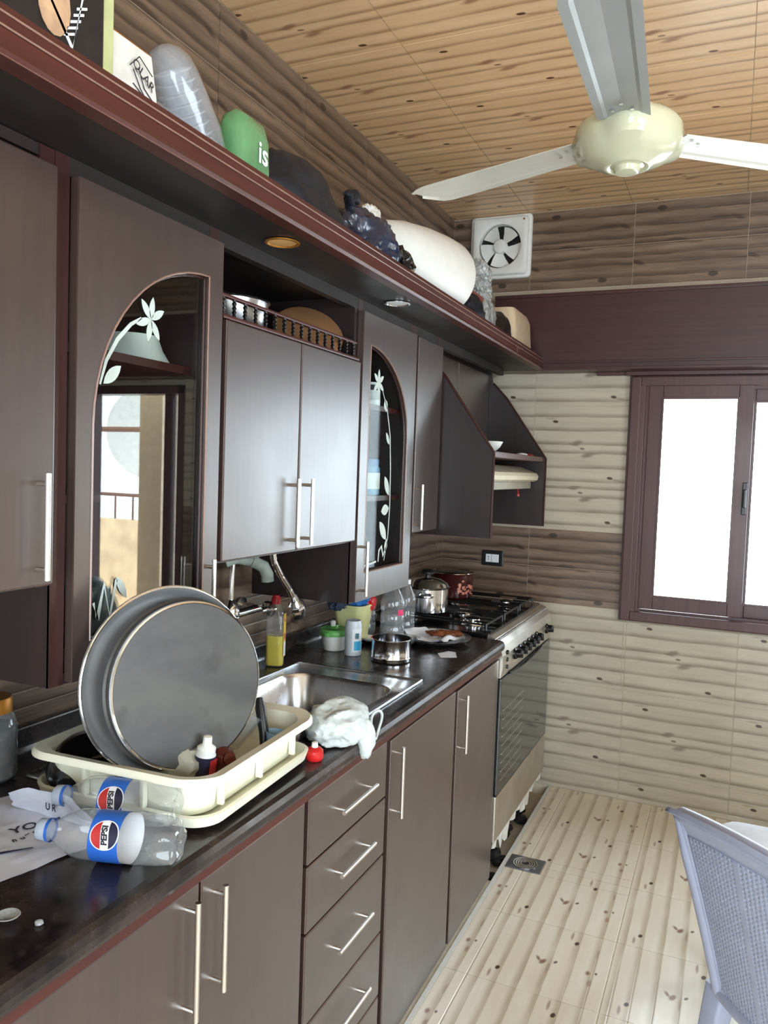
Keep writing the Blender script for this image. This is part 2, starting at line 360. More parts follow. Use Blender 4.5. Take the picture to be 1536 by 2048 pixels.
def blob(c, rad, seed, amp=0.25, freq=2.5, sub=4, flat=None, knot=None, ridge=True, wrinkle=0.0):
    """crumpled bag-like body; flat = z of the surface it rests on"""
    bm = bmesh.new(); bmesh.ops.create_icosphere(bm, subdivisions=sub, radius=1); c = Vector(c)
    for v in bm.verts:
        p = v.co.copy(); off = Vector((seed * 3.1, seed * 1.7, -seed))
        nz = noise.noise(p * freq + off)
        if ridge: nz = 1 - 2 * abs(nz) if nz is not None else 0
        k = 1 + amp * (nz - 0.3) * 0.6 + wrinkle * (1 - 2 * abs(noise.noise(p * freq * 3.1 + off)))
        if knot and p.z > 0:
            rxy = math.hypot(p.x, p.y)
            k *= 1
            if rxy < 0.42: p.z += knot * (0.42 - rxy) / 0.42
        q = Vector((p.x * rad[0] * k, p.y * rad[1] * k, p.z * rad[2] * k)) + c
        if flat is not None and q.z < flat: q.z = flat
        v.co = q
    m = MB(); m.bm(bm, True); return m
def text_mesh(body, size, bold=0.0):
    cu = bpy.data.curves.new('lettering', 'FONT'); cu.body = body; cu.size = size; cu.align_x = 'CENTER'; cu.align_y = 'CENTER'; cu.offset = bold
    cu.resolution_u = 3
    o = bpy.data.objects.new('lettering', cu); col.objects.link(o)
    dg = bpy.context.evaluated_depsgraph_get(); me = bpy.data.meshes.new_from_object(o.evaluated_get(dg))
    vs = [v.co.copy() for v in me.vertices]; fs = [tuple(p.vertices) for p in me.polygons]
    bpy.data.objects.remove(o); bpy.data.meshes.remove(me)
    return vs, fs
def dup(root, parent=None):
    r = root.copy(); col.objects.link(r); r.parent = parent
    for ch in root.children: dup(ch, r)
    return r

# ------------------------------------------------------------------ the setting: tiled walls, ceiling, floor
AX = {'left': ((0, 1, 0), (0, 0, -1)), 'back': ((1, 0, 0), (0, 0, -1)), 'right': ((0, -1, 0), (0, 0, -1)), 'rear': ((-1, 0, 0), (0, 0, -1)),
      'ceiling': ((1, 0, 0), (0, 1, 0)), 'floor': ((0, 1, 0), (1, 0, 0))}
tile_cache = {}
def tile_obj(parent, face, origin, u0, u1, v0, v1, lines, mat, gap=0.0011, plain_=False):
    GD = {'tile_floor': .0003, 'tile_ceiling': .0005, 'tile_light': .0006}.get(mat, .0004)
    """a tile cut to (u0..u1, v0..v1) of its print; origin = world place of print (0, 0)"""
    key = (mat, round(u0, 3), round(u1, 3), round(v0, 3), round(v1, 3))
    if key not in tile_cache:
        a, b, c, d = u0 + gap, u1 - gap, v0 + gap, v1 - gap
        prof = [(c, 0.0012), (c + 0.002, 0.0)]
        for L in lines:
            if c + 0.008 < L < d - 0.008: prof += [(L - 0.0040, 0.0), (L, GD), (L + 0.0024, 0.0)]
        prof += [(d - 0.002, 0.0), (d, 0.0012)]
        m = MB(); n = len(prof)
        vs = [(a, y, z) for y, z in prof] + [(b, y, z) for y, z in prof]
        fs = [(i, i + 1, i + 1 + n, i + n) for i in range(n - 1)]
        vs += [(a, c, .006), (a, d, .006), (b, c, .006), (b, d, .006)]; q = 2 * n
        fs += [(0, n, q + 2, q), (n - 1, q + 1, q + 3, 2 * n - 1), tuple([q] + list(range(0, n)) + [q + 1])[::-1], tuple([q + 2] + list(range(n, 2 * n)) + [q + 3])]
        me = bpy.data.meshes.new('tile'); me.from_pydata(vs, [], fs)
        bm = bmesh.new(); bm.from_mesh(me); bmesh.ops.recalc_face_normals(bm, faces=bm.faces)
        # open back: make sure the face side (-z) looks outwards
        if sum(f.normal.z * f.calc_area() for f in bm.faces) > 0: bmesh.ops.reverse_faces(bm, faces=bm.faces)
        bm.to_mesh(me); bm.free(); me.materials.append(M[mat]); tile_cache[key] = me
    o = bpy.data.objects.new('tile', tile_cache[key]); col.objects.link(o)
    U, V = (Vector(q) for q in AX[face]); W = U.cross(V)
    R = Matrix((U, V, W)).transposed().to_4x4()
    o.matrix_world = Matrix.Translation(origin) @ R
    o.parent = parent
    return o
def tile_run(parent, face, plane_pt, us, rows, holes=()):
    """us = list of (print-origin u, u start, u end); rows = (z_or_v origin, v start, v end, kind) all in face coordinates"""
    U, V = (Vector(q) for q in AX[face])
    for (uo, ua, ub) in us:
        for (vo, va, vb, kind) in rows:
            rects = [(ua, ub, va, vb)]
            for (ha, hb, hc, hd) in holes:
                nr = []
                for (a, b, c, d) in rects:
                    if hb <= a + 1e-4 or ha >= b - 1e-4 or hd <= c + 1e-4 or hc >= d - 1e-4: nr.append((a, b, c, d)); continue
                    if ha > a: nr.append((a, ha, c, d))
                    if hb < b: nr.append((hb, b, c, d))
                    a2, b2 = max(a, ha), min(b, hb)
                    if hc > c: nr.append((a2, b2, c, hc))
                    if hd < d: nr.append((a2, b2, hd, d))
                rects = nr
            for (a, b, c, d) in rects:
                if b - a < 0.012 or d - c < 0.012: continue
                lines, mat = KIND[kind]
                tile_obj(parent, face, Vector(plane_pt) + U * uo + V * vo, a - uo, b - uo, c - vo, d - vo, lines, mat)
KIND = {'L': (L_LINES, 'tile_light'), 'D': (D_LINES, 'tile_dark'), 'C': (L_LINES, 'tile_ceiling'), 'F': (F_LINES, 'tile_floor')}
def grid(a, b, o, step):
    """cuts of the interval a..b by a grid through o"""
    out = []; k = math.floor((a - o) / step)
    while o + k * step < b - 1e-6:
        s, e = max(a, o + k * step), min(b, o + (k + 1) * step)
        if e - s > 0.01: out.append((o + k * step, s, e))
        k += 1
    return out
# face v = -z for walls (v measured downward from z=0), so z -> v = -z
def zrows(lst): return [(-zo, -zt, -zb, k) for (zo, zt, zb, k) in lst]   # (print top z, top z, bottom z, kind)
def wall_rows(lower):
    r = [(2.744, 2.744, 2.379, 'D'), (2.379, 2.379, 2.206, 'L'), (2.206, 2.206, 1.831, 'L'), (1.831, 1.831, 1.456, 'L'), (1.624, 1.456, 1.245, 'L'),
         (1.245, 1.245, 0.889, 'D'), (0.889, 0.889, 0.514, 'L'), (0.514, 0.514, 0.139, 'L'), (0.139, 0.139, 0.0, 'L')]
    return zrows(r)
G = 0.0028   # grout plane sits this far behind the tile faces
# left wall
m = MB().box(-0.12, -G, ROOM_R, 3.92, -0.1, 2.86); wl = struct(m.build('wall_left', 'grout_dark'))
tile_run(wl, 'left', (0, 0, 0), grid(0.25, 3.8, 1.83 - 4 * TU, TU), wall_rows(0)[0:1]); 
tile_run(wl, 'left', (0, 0, 0), grid(0.25, 3.8, 1.83 - 4 * TU, TU), wall_rows(0)[1:])
# back wall with a window and a balcony door
WX0, WX1, WZ0, WZ1 = 0.905, 2.005, 0.872, 1.945
DX0, DX1, DZ1 = 2.29, 3.05, 1.95
m = MB()
for (a, b, c, d) in ((-0.12, WX0, -0.1, 2.86), (WX0, WX1, -0.1, WZ0), (WX0, WX1, WZ1, 2.86), (WX1, DX0, -0.1, 2.86), (DX0, DX1, DZ1, 2.86), (DX0, DX1, -0.1, 0), (DX1, ROOM_W + .12, -0.1, 2.86)):
    m.box(a, b, 3.8 + G, 3.92, c, d)
wb = struct(m.build('wall_back', 'grout'))
hl = [(WX0, WX1, -WZ1, -WZ0), (DX0, DX1, -DZ1, 0)]
rows = wall_rows(0)
tile_run(wb, 'back', (0, 3.8, 0), grid(0, ROOM_W, 0.390, TU), rows[0:1], hl)
tile_run(wb, 'back', (0, 3.8, 0), grid(0, ROOM_W, 0.4445, TU), rows[1:], hl)
# right and rear walls
SY0, SY1, SZ0, SZ1 = -0.7, 1.2, 0.7, 2.1  # out-of-view opening in the right wall, added and sized for fill
m = MB()
for (a, b, c, d) in ((ROOM_R, SY0, -0.1, 2.86), (SY0, SY1, -0.1, SZ0), (SY0, SY1, SZ1, 2.86), (SY1, 3.92, -0.1, 2.86)): m.box(ROOM_W + G, ROOM_W + .12, a, b, c, d)
wr = struct(m.build('wall_right', 'grout'))
tile_run(wr, 'right', (ROOM_W, 0, 0), grid(-3.8, 0.6, 0, TU), rows, [(-SY1, -SY0, -SZ1, -SZ0)])
m = MB()
for (a, b, c, d) in ((-0.12, 1.3, -0.1, 2.86), (1.3, 2.9, 2.2, 2.86), (2.9, ROOM_W + .12, -0.1, 2.86)): m.box(a, b, ROOM_R - .12, ROOM_R, c, d)  # gap in the unseen rear wall, added to bring fill from behind
struct(m.build('wall_rear', M['grout']))
# ceiling and floor
m = MB().box(-0.12, ROOM_W + .12, ROOM_R - .12, 3.92, 2.744 + G, 2.87); ce = struct(m.build('ceiling', 'grout_dark'))
tile_run(ce, 'ceiling', (0, 0, 2.744), grid(0, ROOM_W, 0.377, TU), [(o, a, b, 'C') for (o, a, b) in grid(0.2, 3.8, 2.202, 0.374)])
m = MB().box(0.60, ROOM_W + .12, ROOM_R - .12, 3.92, -0.12, -G); m.box(-0.12, 0.60, ROOM_R - .12, 2.80, -0.12, -G); m.box(-0.12, 0.60, 2.80, 3.92, -0.14, -0.05)
fl = struct(m.build('floor', M['grout']))
DR = (2.925, 3.04, 0.611, 0.748)
cols_ = [(-0.065 - .0 + .377, 0.609, 0.682)] + [(0.690 + k * 0.379, 0.690 + k * 0.379 - (0.008 if k == 0 else 0), 0.690 + (k + 1) * 0.379) for k in range(8)]
tile_run(fl, 'floor', (0, 0, 0), grid(0.2, 3.8, 2.235, 0.3745), [(a, b, min(c, ROOM_W), 'F') for a, b, c in cols_ if b < ROOM_W], [DR])
# white trim strip at the floor's edge by the cooker, baseboard line
struct(MB().box(0.596, 0.609, 0.9, 3.8, -0.12, 0.001, 0.0).build('trim_floor_edge', 'white'))

# window 1: sliding sashes
def frame_rect(m, x0, x1, z0, z1, y0, y1, wd, bev=0.003):
    m.box(x0, x0 + wd, y0, y1, z0, z1, bev); m.box(x1 - wd, x1, y0, y1, z0, z1, bev)
    m.box(x0 + wd, x1 - wd, y0, y1, z0, z0 + wd, bev); m.box(x0 + wd, x1 - wd, y0, y1, z1 - wd, z1, bev)
win = thing('window_1', None, None); struct(win)
m = MB(); frame_rect(m, .889, 2.021, .852, 1.960, 3.762, 3.90, 0.042, .004); frame_rect(m, .880, 2.03, .846, 1.966, 3.786, 3.799, 0.02, .002)
m.box(.931, 1.979, 3.80, 3.806, .894, .905); m.box(.931, 1.979, 3.83, 3.836, .894, .905); m.box(.925, .952, 3.766, 3.85, .890, 1.925, .003); m.box(.950, .972, 3.780, 3.85, .890, 1.925, .003); m.box(.925, 1.99, 3.800, 3.86, 1.905, 1.925)
m.build('window_frame', 'winwood', win)
def sash(x0, x1, z0, z1, y, wd, gw):
    s = MB(); frame_rect(s, x0, x1, z0, z1, y, y + .026, wd, .003)
    frame_rect(s, x0 + wd - .004, x1 - wd + .004, z0 + wd - .004, z1 - wd + .004, y - .003, y + .004, .010, .001)
    o = s.build('sash', 'winwood', win)
    MB().box(x0 + wd - .005, x1 - wd + .005, y + .011, y + .015, z0 + wd - .005, z1 - wd + .005).build('pane', 'winglass', o)
    return o
s1 = sash(.966, 1.398, .910, 1.925, 3.775, .060, 0)
s2 = sash(1.345, 1.979, .900, 1.915, 3.838, .060, 0)
h = MB(); h.box(1.372, 1.392, 3.765, 3.776, 1.36, 1.50, .003); h.box(1.376, 1.388, 3.752, 3.768, 1.39, 1.47, .004); h.build('sash_handle', 'black', s1)
# window grille and neighbour beyond, faint behind the right sash
g = MB()
for k in range(5): g.tube([(1.50 + k * .12, 4.02, .80), (1.50 + k * .12, 4.02, 2.0)], .005, 6)
for z in (.82, 1.48, 1.52, 1.98): g.tube([(1.50, 4.02, z), (1.99, 4.02, z)], .005, 6)
gr = g.build('window_grille', 'white'); tag(gr, 'white iron grille of thin bars outside the kitchen window', 'grille')
# blind box above the window
pb = thing('trim_1', None, None); struct(pb)
m = MB(); m.box(.26, 3.35, 3.68, 3.799, 1.984, 2.333, .004); m.build('pelmet_box', 'boxwood', pb)
m = MB(); m.box(.26, 3.35, 3.672, 3.684, 2.318, 2.334, .003); m.box(.26, 3.35, 3.672, 3.684, 2.015, 2.024, .002); m.box(.5, 3.35, 3.674, 3.684, 1.984, 1.996, .002)
m.build('pelmet_bead', 'boxwood', pb)
m = MB(); m.box(.86, 2.05, 3.765, 3.799, 1.966, 1.985, .003); m.box(.73, .86, 3.78, 3.799, 1.968, 1.985, .002); m.build('lintel_strip', 'winwood', pb)
# balcony door frame (seen only as a reflection in the glass cabinet)
dr = thing('door_1', None, None); struct(dr)
m = MB(); m.box(DX0, DX0 + .045, 3.79, 3.9, 0, DZ1, .003); m.box(DX1 - .045, DX1, 3.79, 3.9, 0, DZ1, .003); m.box(DX0, DX1, 3.79, 3.9, DZ1 - .05, DZ1, .003); m.box(2.385, 2.445, 3.81, 3.85, .02, DZ1 - .05, .003)
m.build('door_frame', 'winwood', dr)
# outside: balcony
struct(MB().box(-0.5, 6.6, 3.92, 5.6, -0.2, -0.03).build('balcony_floor', 'outbeige'))
pp = MB(); pp.box(2.95, 6.6, 5.5, 5.62, -0.03, .97); struct(pp.build('wall_balcony', 'outorange'))
struct(MB().box(2.777, 2.965, 4.2, 4.42, -0.03, 2.7).build('pillar', 'outbeige'))
m = MB()
for k in range(16): m.tube([(3.0 + k * .2, 5.56, .97), (3.0 + k * .2, 5.56, 1.19)], .010, 6)
m.tube([(3.0, 5.56, 1.19), (6.4, 5.56, 1.19)], .016, 6); m.tube([(3.0, 5.56, 1.78), (6.4, 5.56, 1.76)], .024, 6); m.tube([(6.4, 5.56, .97), (6.4, 5.56, 1.8)], .02, 6); m.tube([(3.0, 5.56, .97), (3.0, 5.56, 1.8)], .02, 6)
tag(m.build('balcony_rail', 'rust'), 'thin iron balcony rail above the stained parapet wall', 'railing')
ds = thing('satellite_dish', 'white satellite dish on the parapet, mirrored in the glass door', 'satellite dish', (4.40, 6.15, 1.05))
m = MB(); A = axis_m((-.5, -.86, .15)); m.lathe([(0.02, 0), (.2, .02), (.36, .06), (.47, .12), (.475, .125), (.36, .07), (.2, .03), (.02, .012)], (0, 0, .72), 36, A, caps=(True, True)); m.build('dish', 'outwhite', ds)
m = MB(); m.tube([(0, .02, 0), (0, .02, .72)], .03); m.build('mast', 'rust', ds)
m = MB(); m.tube([(0.02, -.03, .30), (-.25, -.42, .66)], .012, 6); m.lathe([(.03, 0), (.03, .08)], (-.25, -.42, .66), 12, A); m.build('feed_arm', 'rust', ds)

# ------------------------------------------------------------------ cabinets
FX = 0.35     # face of the upper doors
BX = 0.59     # face of the base doors
def bar_handle(parent, x, a, b, ends_v, off, r=0.0048):
    """vertical bar handle; a = y, ends_v = (z0, z1); stands off the face x by off"""
    z0, z1 = ends_v; m = MB(); m.tube([(x + off, a, z0), (x + off, a, z1)], r, 10)
    for z in (z0 + .016, z1 - .016): m.tube([(x - .001, a, z), (x + off, a, z)], r * .85, 8)
    return m.build('handle', 'handle', parent)
def edge_bead(parent, x, y0, y1, z0, z1, r=0.0013):
    m = MB()
    for p, q in (((y0, z0), (y0, z1)), ((y1, z0), (y1, z1)), ((y0, z0), (y1, z0)), ((y0, z1), (y1, z1))):
        m.tube([(x, p[0], p[1]), (x, q[0], q[1])], r, 6)
    return m.build('edge_bead', 'edge', parent)
def slab_door(parent, face, y0, y1, z0, z1, name='door'):
    d = MB().box(face - .018, face, y0, y1, z0, z1, .0025).build(name, 'lam', parent)
    edge_bead(d, face - .0022, y0 + .0012, y1 - .0012, z0 + .0012, z1 - .0012)
    return d
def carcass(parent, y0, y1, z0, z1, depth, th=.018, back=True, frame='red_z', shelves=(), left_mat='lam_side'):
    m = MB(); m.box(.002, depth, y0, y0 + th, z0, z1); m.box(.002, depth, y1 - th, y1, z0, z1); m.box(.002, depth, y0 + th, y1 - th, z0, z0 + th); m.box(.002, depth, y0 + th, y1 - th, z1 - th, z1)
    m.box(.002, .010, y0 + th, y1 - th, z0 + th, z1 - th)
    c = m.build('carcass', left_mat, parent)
    for (a_, b_) in ((y0, y0 + th + .012), (y1 - th - .012, y1)): MB().box(depth - .004, depth + .0015, a_, b_, z0, z1).build('frame_stile', frame, parent)
    for z, xf in shelves: MB().box(.010, xf, y0 + th, y1 - th, z - .016, z).build('shelf', 'red' if xf > .2 else 'lam', parent)
    return c
# --- upper cabinet with a plain door, far left
t = thing('wall_cabinet', 'dark walnut wall cabinet with one plain door beside the tall arched glass door', 'cabinet', group=None)
carcass(t, .46, .954, 1.296, 1.984, .331)
d = slab_door(t, FX, .47, .944, 1.301, 1.954); bar_handle(d, FX, .912, 0, (1.312, 1.478), .022)
# --- arched glass doors
def quarter_arch(y0, y1, z0, zs, zt, flip, n=14):
    """opening outline (y, z): straight sides, quarter ellipse rising from zs to zt; flip = high side on the left"""
    pts = []
    a, b = (y1 - y0), (zt - zs)
    if not flip:   # high at y1
        pts += [(y1, z0), (y1, zt)]
        for k in range(1, n + 1):
            th = PI / 2 * k / n
            pts.append((y1 - a * math.sin(th) ** 1.0, zs + b * math.cos(th)))
        pts.append((y0, z0))
    else:
        pts += [(y0, z0), (y0, zt)]
        for k in range(1, n + 1):
            th = PI / 2 * k / n
            pts.append((y0 + a * math.sin(th), zs + b * math.cos(th)))
        pts.append((y1, z0))
    return pts
def densify(pts, step=.03):
    out = []
    for i, p in enumerate(pts):
        q = pts[(i + 1) % len(pts)]; L = math.dist(p, q); k = max(1, int(L / step))
        out += [(p[0] + (q[0] - p[0]) * j / k, p[1] + (q[1] - p[1]) * j / k) for j in range(k)]
    return out
def arch_door(parent, y0, y1, z0, z1, op, hy, hz, flip):
    hole = quarter_arch(*op, flip)
    bm = bmesh.new()
    ov = [bm.verts.new((FX, y, z)) for y, z in ((y0, z0), (y1, z0), (y1, z1), (y0, z1))]
    iv = [bm.verts.new((FX, y, z)) for y, z in hole]
    ed = [bm.edges.new((ov[i], ov[(i + 1) % 4])) for i in range(4)] + [bm.edges.new((iv[i], iv[(i + 1) % len(iv)])) for i in range(len(iv))]
    bmesh.ops.triangle_fill(bm, use_beauty=True, use_dissolve=False, edges=ed)
    # drop anything that filled the opening
    cy, cz = (op[0] + op[1]) / 2, (op[2] + op[3]) / 2
    def inside(p):
        c = False
        for i in range(len(hole)):
            (ya, za), (yb, zb) = hole[i], hole[(i + 1) % len(hole)]
            if (za > p[1]) != (zb > p[1]) and p[0] < (yb - ya) * (p[1] - za) / (zb - za) + ya: c = not c
        return c
    bad = [f for f in bm.faces if inside((f.calc_center_median().y, f.calc_center_median().z))]
    bmesh.ops.delete(bm, geom=bad, context='FACES')
    r = bmesh.ops.extrude_face_region(bm, geom=bm.faces[:])
    for v in r['geom']:
        if isinstance(v, bmesh.types.BMVert): v.co.x -= .018
    d = MB().bm(bm).build('door', 'lam', parent)
    edge_bead(d, FX - .0022, y0 + .0012, y1 - .0012, z0 + .0012, z1 - .0012)
    m = MB(); hp = densify(hole); m.tube([(FX - .0005, y, z) for y, z in hp] + [(FX - .0005, *hp[0])], .0022, 6); m.build('arch_bead', 'edge', d)
    m = MB(); m.tube([(FX - .011, cy + (y - cy) * .985, cz + (z - cz) * .992) for y, z in hp] + [(FX - .011, cy + (hp[0][0] - cy) * .985, cz + (hp[0][1] - cz) * .992)], .003, 6); m.build('glass_bead', 'red_z', d)
    g = MB().prism([(y, z) for y, z in hole], 0, FX - .017, FX - .013); g.build('glass_pane', 'glass_dull' if flip else 'glass', d)
    bar_handle(d, FX, hy, 0, hz, .022)
    return d
def etch(parent, shapes, x=FX - .0118, name='etched_flower'):
    m = MB()
    for poly in shapes: m.prism(poly, 0, x, x + .0006)
    return m.build(name, 'frost', parent)
def leaf(y, z, L, wd, ang, n=6):
    pts = []
    for k in range(n + 1):
        s = k / n; pts.append((s * L, wd * math.sin(PI * s) ** .8 / 2))
    for k in range(n - 1, 0, -1):
        s = k / n; pts.append((s * L, -wd * math.sin(PI * s) ** .8 / 2))
    c, s_ = math.cos(ang), math.sin(ang)
    return [(y + a * c - b * s_, z + a * s_ + b * c) for a, b in pts]
def ribbon(pts, w0):
    L, R = [], []
    for i, p in enumerate(pts):
        a = Vector(pts[max(0, i - 1)]); b = Vector(pts[min(len(pts) - 1, i + 1)]); d = (b - a).normalized(); nrm = Vector((-d.y, d.x)); ww = w0 * (0.5 + 0.5 * math.sin(PI * i / (len(pts) - 1)))
        L.append(tuple(Vector(p) + nrm * ww)); R.append(tuple(Vector(p) - nrm * ww))
    quads = [[L[i], L[i + 1], R[i + 1], R[i]] for i in range(len(pts) - 1)]
    return quads
t = thing('glass_door_cabinet', 'dark walnut wall cabinet with tall arched glass door behind the round pans', 'cabinet')
carcass(t, .955, 1.388, 1.126, 1.984, .331, shelves=((1.70, .285), (1.43, .15)))
d = arch_door(t, .988, 1.383, 1.131, 1.954, (1.026, 1.337, 1.195, 1.56, 1.876), 1.345, (1.142, 1.306), False)
fl_ = [leaf(1.178, 1.762, .042, .015, a) for a in (1.45, 2.25, .55, -.95, -1.75, 3.5)]
st = ribbon([(1.052, 1.63), (1.066, 1.672), (1.092, 1.712), (1.125, 1.744), (1.152, 1.760)], .0042)
etch(d, fl_ + st + [leaf(1.06, 1.632, .055, .022, .7)])
etch(d, ribbon([(1.045, 1.255), (1.055, 1.225), (1.07, 1.285), (1.085, 1.225), (1.10, 1.29)], .006) + [leaf(1.10, 1.295, .05, .016, -1.0)], name='etched_leaves')
# --- double-door cabinet with gallery rail
t = thing('gallery_cabinet', 'dark walnut double-door wall cabinet with a small turned gallery rail above the sink', 'cabinet')
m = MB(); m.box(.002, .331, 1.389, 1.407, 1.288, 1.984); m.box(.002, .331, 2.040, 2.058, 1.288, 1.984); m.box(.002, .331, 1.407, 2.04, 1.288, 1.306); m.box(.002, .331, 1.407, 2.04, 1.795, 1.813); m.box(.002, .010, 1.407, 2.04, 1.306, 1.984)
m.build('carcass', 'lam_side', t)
MB().box(.327, .334, 1.389, 1.402, 1.288, 1.815).build('face_frame', 'red_z', t)
for (a, b, hy) in ((1.401, 1.713, 1.684), (1.720, 2.052, 1.752)):
    d = slab_door(t, FX, a, b, 1.294, 1.803); bar_handle(d, FX, hy, 0, (1.306, 1.472), .022)
rl = MB(); rl.box(.322, .346, 1.392, 2.052, 1.806, 1.815, .003); rl.build('gallery_base', 'red', t)
rl = MB(); rl.box(.328, .342, 1.392, 2.040, 1.852, 1.859, .002); rl.build('gallery_rail', 'red', t)
bal = MB(); bal.lathe([(.0045, 0), (.0045, .004), (.003, .007), (.0055, .012), (.003, .016), (.0052, .020), (.003, .025), (.0055, .030), (.003, .034), (.0045, .037), (.0045, .038)], (0, 0, 0), 10)
b0 = None
for k in range(16):
    y = 1.405 + k * .0415
    if b0 is None: b0 = bal.build('baluster', 'gloss_black', t); b0.location = (.335, y, 1.8145)
    else: b = b0.copy(); col.objects.link(b); b.parent = t; b.location = (.335, y, 1.8145)
# --- arched glass door cabinet by the hood
t = thing('narrow_glass_door_cabinet', 'dark walnut wall cabinet with narrow arched glass door left of the cooker hood', 'cabinet')
carcass(t, 2.060, 2.486, 1.108, 1.984, .331, shelves=((1.70, .31), (1.418, .31)))
d = arch_door(t, 2.066, 2.478, 1.113, 1.950, (2.118, 2.420, 1.195, 1.60, 1.862), 2.092, (1.130, 1.290), True)
fl_ = [leaf(2.205, 1.762, .042, .016, a) for a in (1.55, 2.5, .6, -1.5, -2.5, -.5)]
st = ribbon([(2.235, 1.742), (2.275, 1.69), (2.305, 1.61), (2.318, 1.5), (2.322, 1.38), (2.315, 1.29), (2.29, 1.215)], .003)
etch(d, fl_ + st + [leaf(2.27, 1.68, .04, .028, 1.9), leaf(2.30, 1.58, .045, .018, 2.2), leaf(2.31, 1.42, .07, .03, 2.1), leaf(2.315, 1.38, .06, .034, 3.3), leaf(2.30, 1.28, .08, .035, 2.3), leaf(2.295, 1.24, .045, .02, 1.3)])
etch(d, ribbon([(2.245, 1.215), (2.25, 1.25), (2.268, 1.262), (2.282, 1.23), (2.30, 1.255)], .005) + [[(2.125, 1.208), (2.23, 1.214), (2.23, 1.220), (2.125, 1.214)]], name='etched_leaves')
# --- narrow plain cabinet
t = thing('narrow_wall_cabinet', 'narrow dark walnut wall cabinet with one plain door beside the hood panel', 'cabinet')
carcass(t, 2.488, 2.748, 1.286, 1.984, .331)
d = slab_door(t, FX, 2.499, 2.738, 1.292, 1.948); bar_handle(d, FX, 2.522, 0, (1.302, 1.455), .022)
# --- hood cabinet: two sloping side panels, shelf and doors
t = thing('hood_cabinet', 'open dark wood cooker hood cabinet with sloping side panels', 'cabinet')
prof = [(.002, 1.268), (.545, 1.268), (.545, 1.575), (.352, 1.845), (.285, 1.915), (.272, 1.984), (.002, 1.984)]
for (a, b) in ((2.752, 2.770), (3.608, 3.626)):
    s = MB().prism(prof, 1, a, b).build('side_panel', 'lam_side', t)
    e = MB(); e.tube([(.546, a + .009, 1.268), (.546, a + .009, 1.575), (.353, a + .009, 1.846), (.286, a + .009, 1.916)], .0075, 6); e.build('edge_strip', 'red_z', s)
MB().box(.010, .541, 2.770, 3.608, 1.560, 1.582, .003).build('hood_shelf', 'red', t)
MB().box(.002, .010, 2.770, 3.608, 1.268, 1.984).build('back_panel', 'lam_side', t)
for (a, b) in ((2.772, 3.150), (3.160, 3.606)): slab_door(t, .27, a, b, 1.60, 1.955)
MB().box(.010, .250, 2.770, 3.608, 1.955, 1.984).build('top_rail', 'lam_side', t)
# cooker hood
t = thing('cooker_hood', 'ivory enamel cooker hood under the red-edged shelf', 'cooker hood')
prof = [(.02, 1.552), (.20, 1.552), (.44, 1.535), (.515, 1.508), (.524, 1.494), (.52, 1.478), (.505, 1.470), (.02, 1.470)]
MB().prism(prof, 1, 2.790, 3.590).build('hood_body', 'hood', t)
MB().box(.03, .495, 2.81, 3.57, 1.438, 1.470, .004).build('hood_skirt', plain('hood_grey', srgb(150, 146, 132), .4), t)
m = MB(); m.tube([(.47, 3.42, 1.470), (.475, 3.42, 1.445), (.478, 3.41, 1.415)], .003, 6); m.lathe([(.006, 0), (.006, .01)], (.478, 3.41, 1.405), 8); m.build('pull_cord', 'redprint', t)
# small white bowl on the hood shelf
def bowl(name, label, cat, loc, r, h, mat, foot=.45, ribs=0, parent=None, group=None):
    o = MB(); o.lathe([(r * foot, 0), (r * foot, h * .08), (r * .8, h * .5), (r, h), (r * .97, h), (r * .76, h * .55), (r * foot * .9, h * .15), (0.0005, h * .15)], (0, 0, 0), 36, mod=(lambda a, hh: 1 + .02 * math.sin(ribs * a)) if ribs else None)
    b = o.build(name, mat, parent); b.location = loc
    if label: tag(b, label, cat, group)
    return b
bowl('bowl', 'small white flared bowl standing on the cooker hood shelf', 'bowl', (.46, 2.99, 1.582), .055, .042, 'white')
for k, (y, lb) in enumerate(((3.36, 'small reddish scrap lying on the cooker hood shelf, nearer the bowl'), (3.48, 'small reddish scrap lying on the cooker hood shelf, nearer the window'))):
    o = blob((.50, y, 1.586), (.022, .025, .007), 3 + k, .4, 2, 2, flat=1.582).build('paper_scrap', 'redprint' if k else 'paper'); tag(o, 'small pale scrap lying on the cooker hood shelf' if not k else 'small red scrap lying on the cooker hood shelf by the window side', 'scrap')

# --- cornice shelf over the upper cabinets
t = thing('cornice_shelf', 'long mahogany cornice shelf over the wall cabinets with two pale inlay lines', 'shelf')
MB().box(.002, .488, .30, 3.676, 1.9855, 2.032).build('board', 'inner', t)
prof = [(.470, 1.985), (.500, 1.985), (.503, 1.992), (.500, 1.999), (.5005, 2.018), (.497, 2.020), (.4985, 2.036), (.495, 2.038), (.494, 2.050), (.488, 2.0515), (.470, 2.0515)]
MB().prism(prof, 1, .30, 3.676).build('fascia', 'red', t)
for z in (2.0215, 2.0375): MB().tube([(.4988, .30, z), (.4988, 3.676, z)], .0015, 6).build('inlay_line', 'edge', t)
MB().tube([(.4995, .30, 1.9865), (.4995, 3.676, 1.9865)], .0012, 6).build('lower_bead', 'edge', t)
MB().box(.5008, .5016, 3.20, 3.206, 1.99, 2.02).build('scratch_mark', 'edge', t)
MB().box(.310, .332, .955, 3.62, 1.955, 1.9852).build('scribe_rail', 'inner', t)
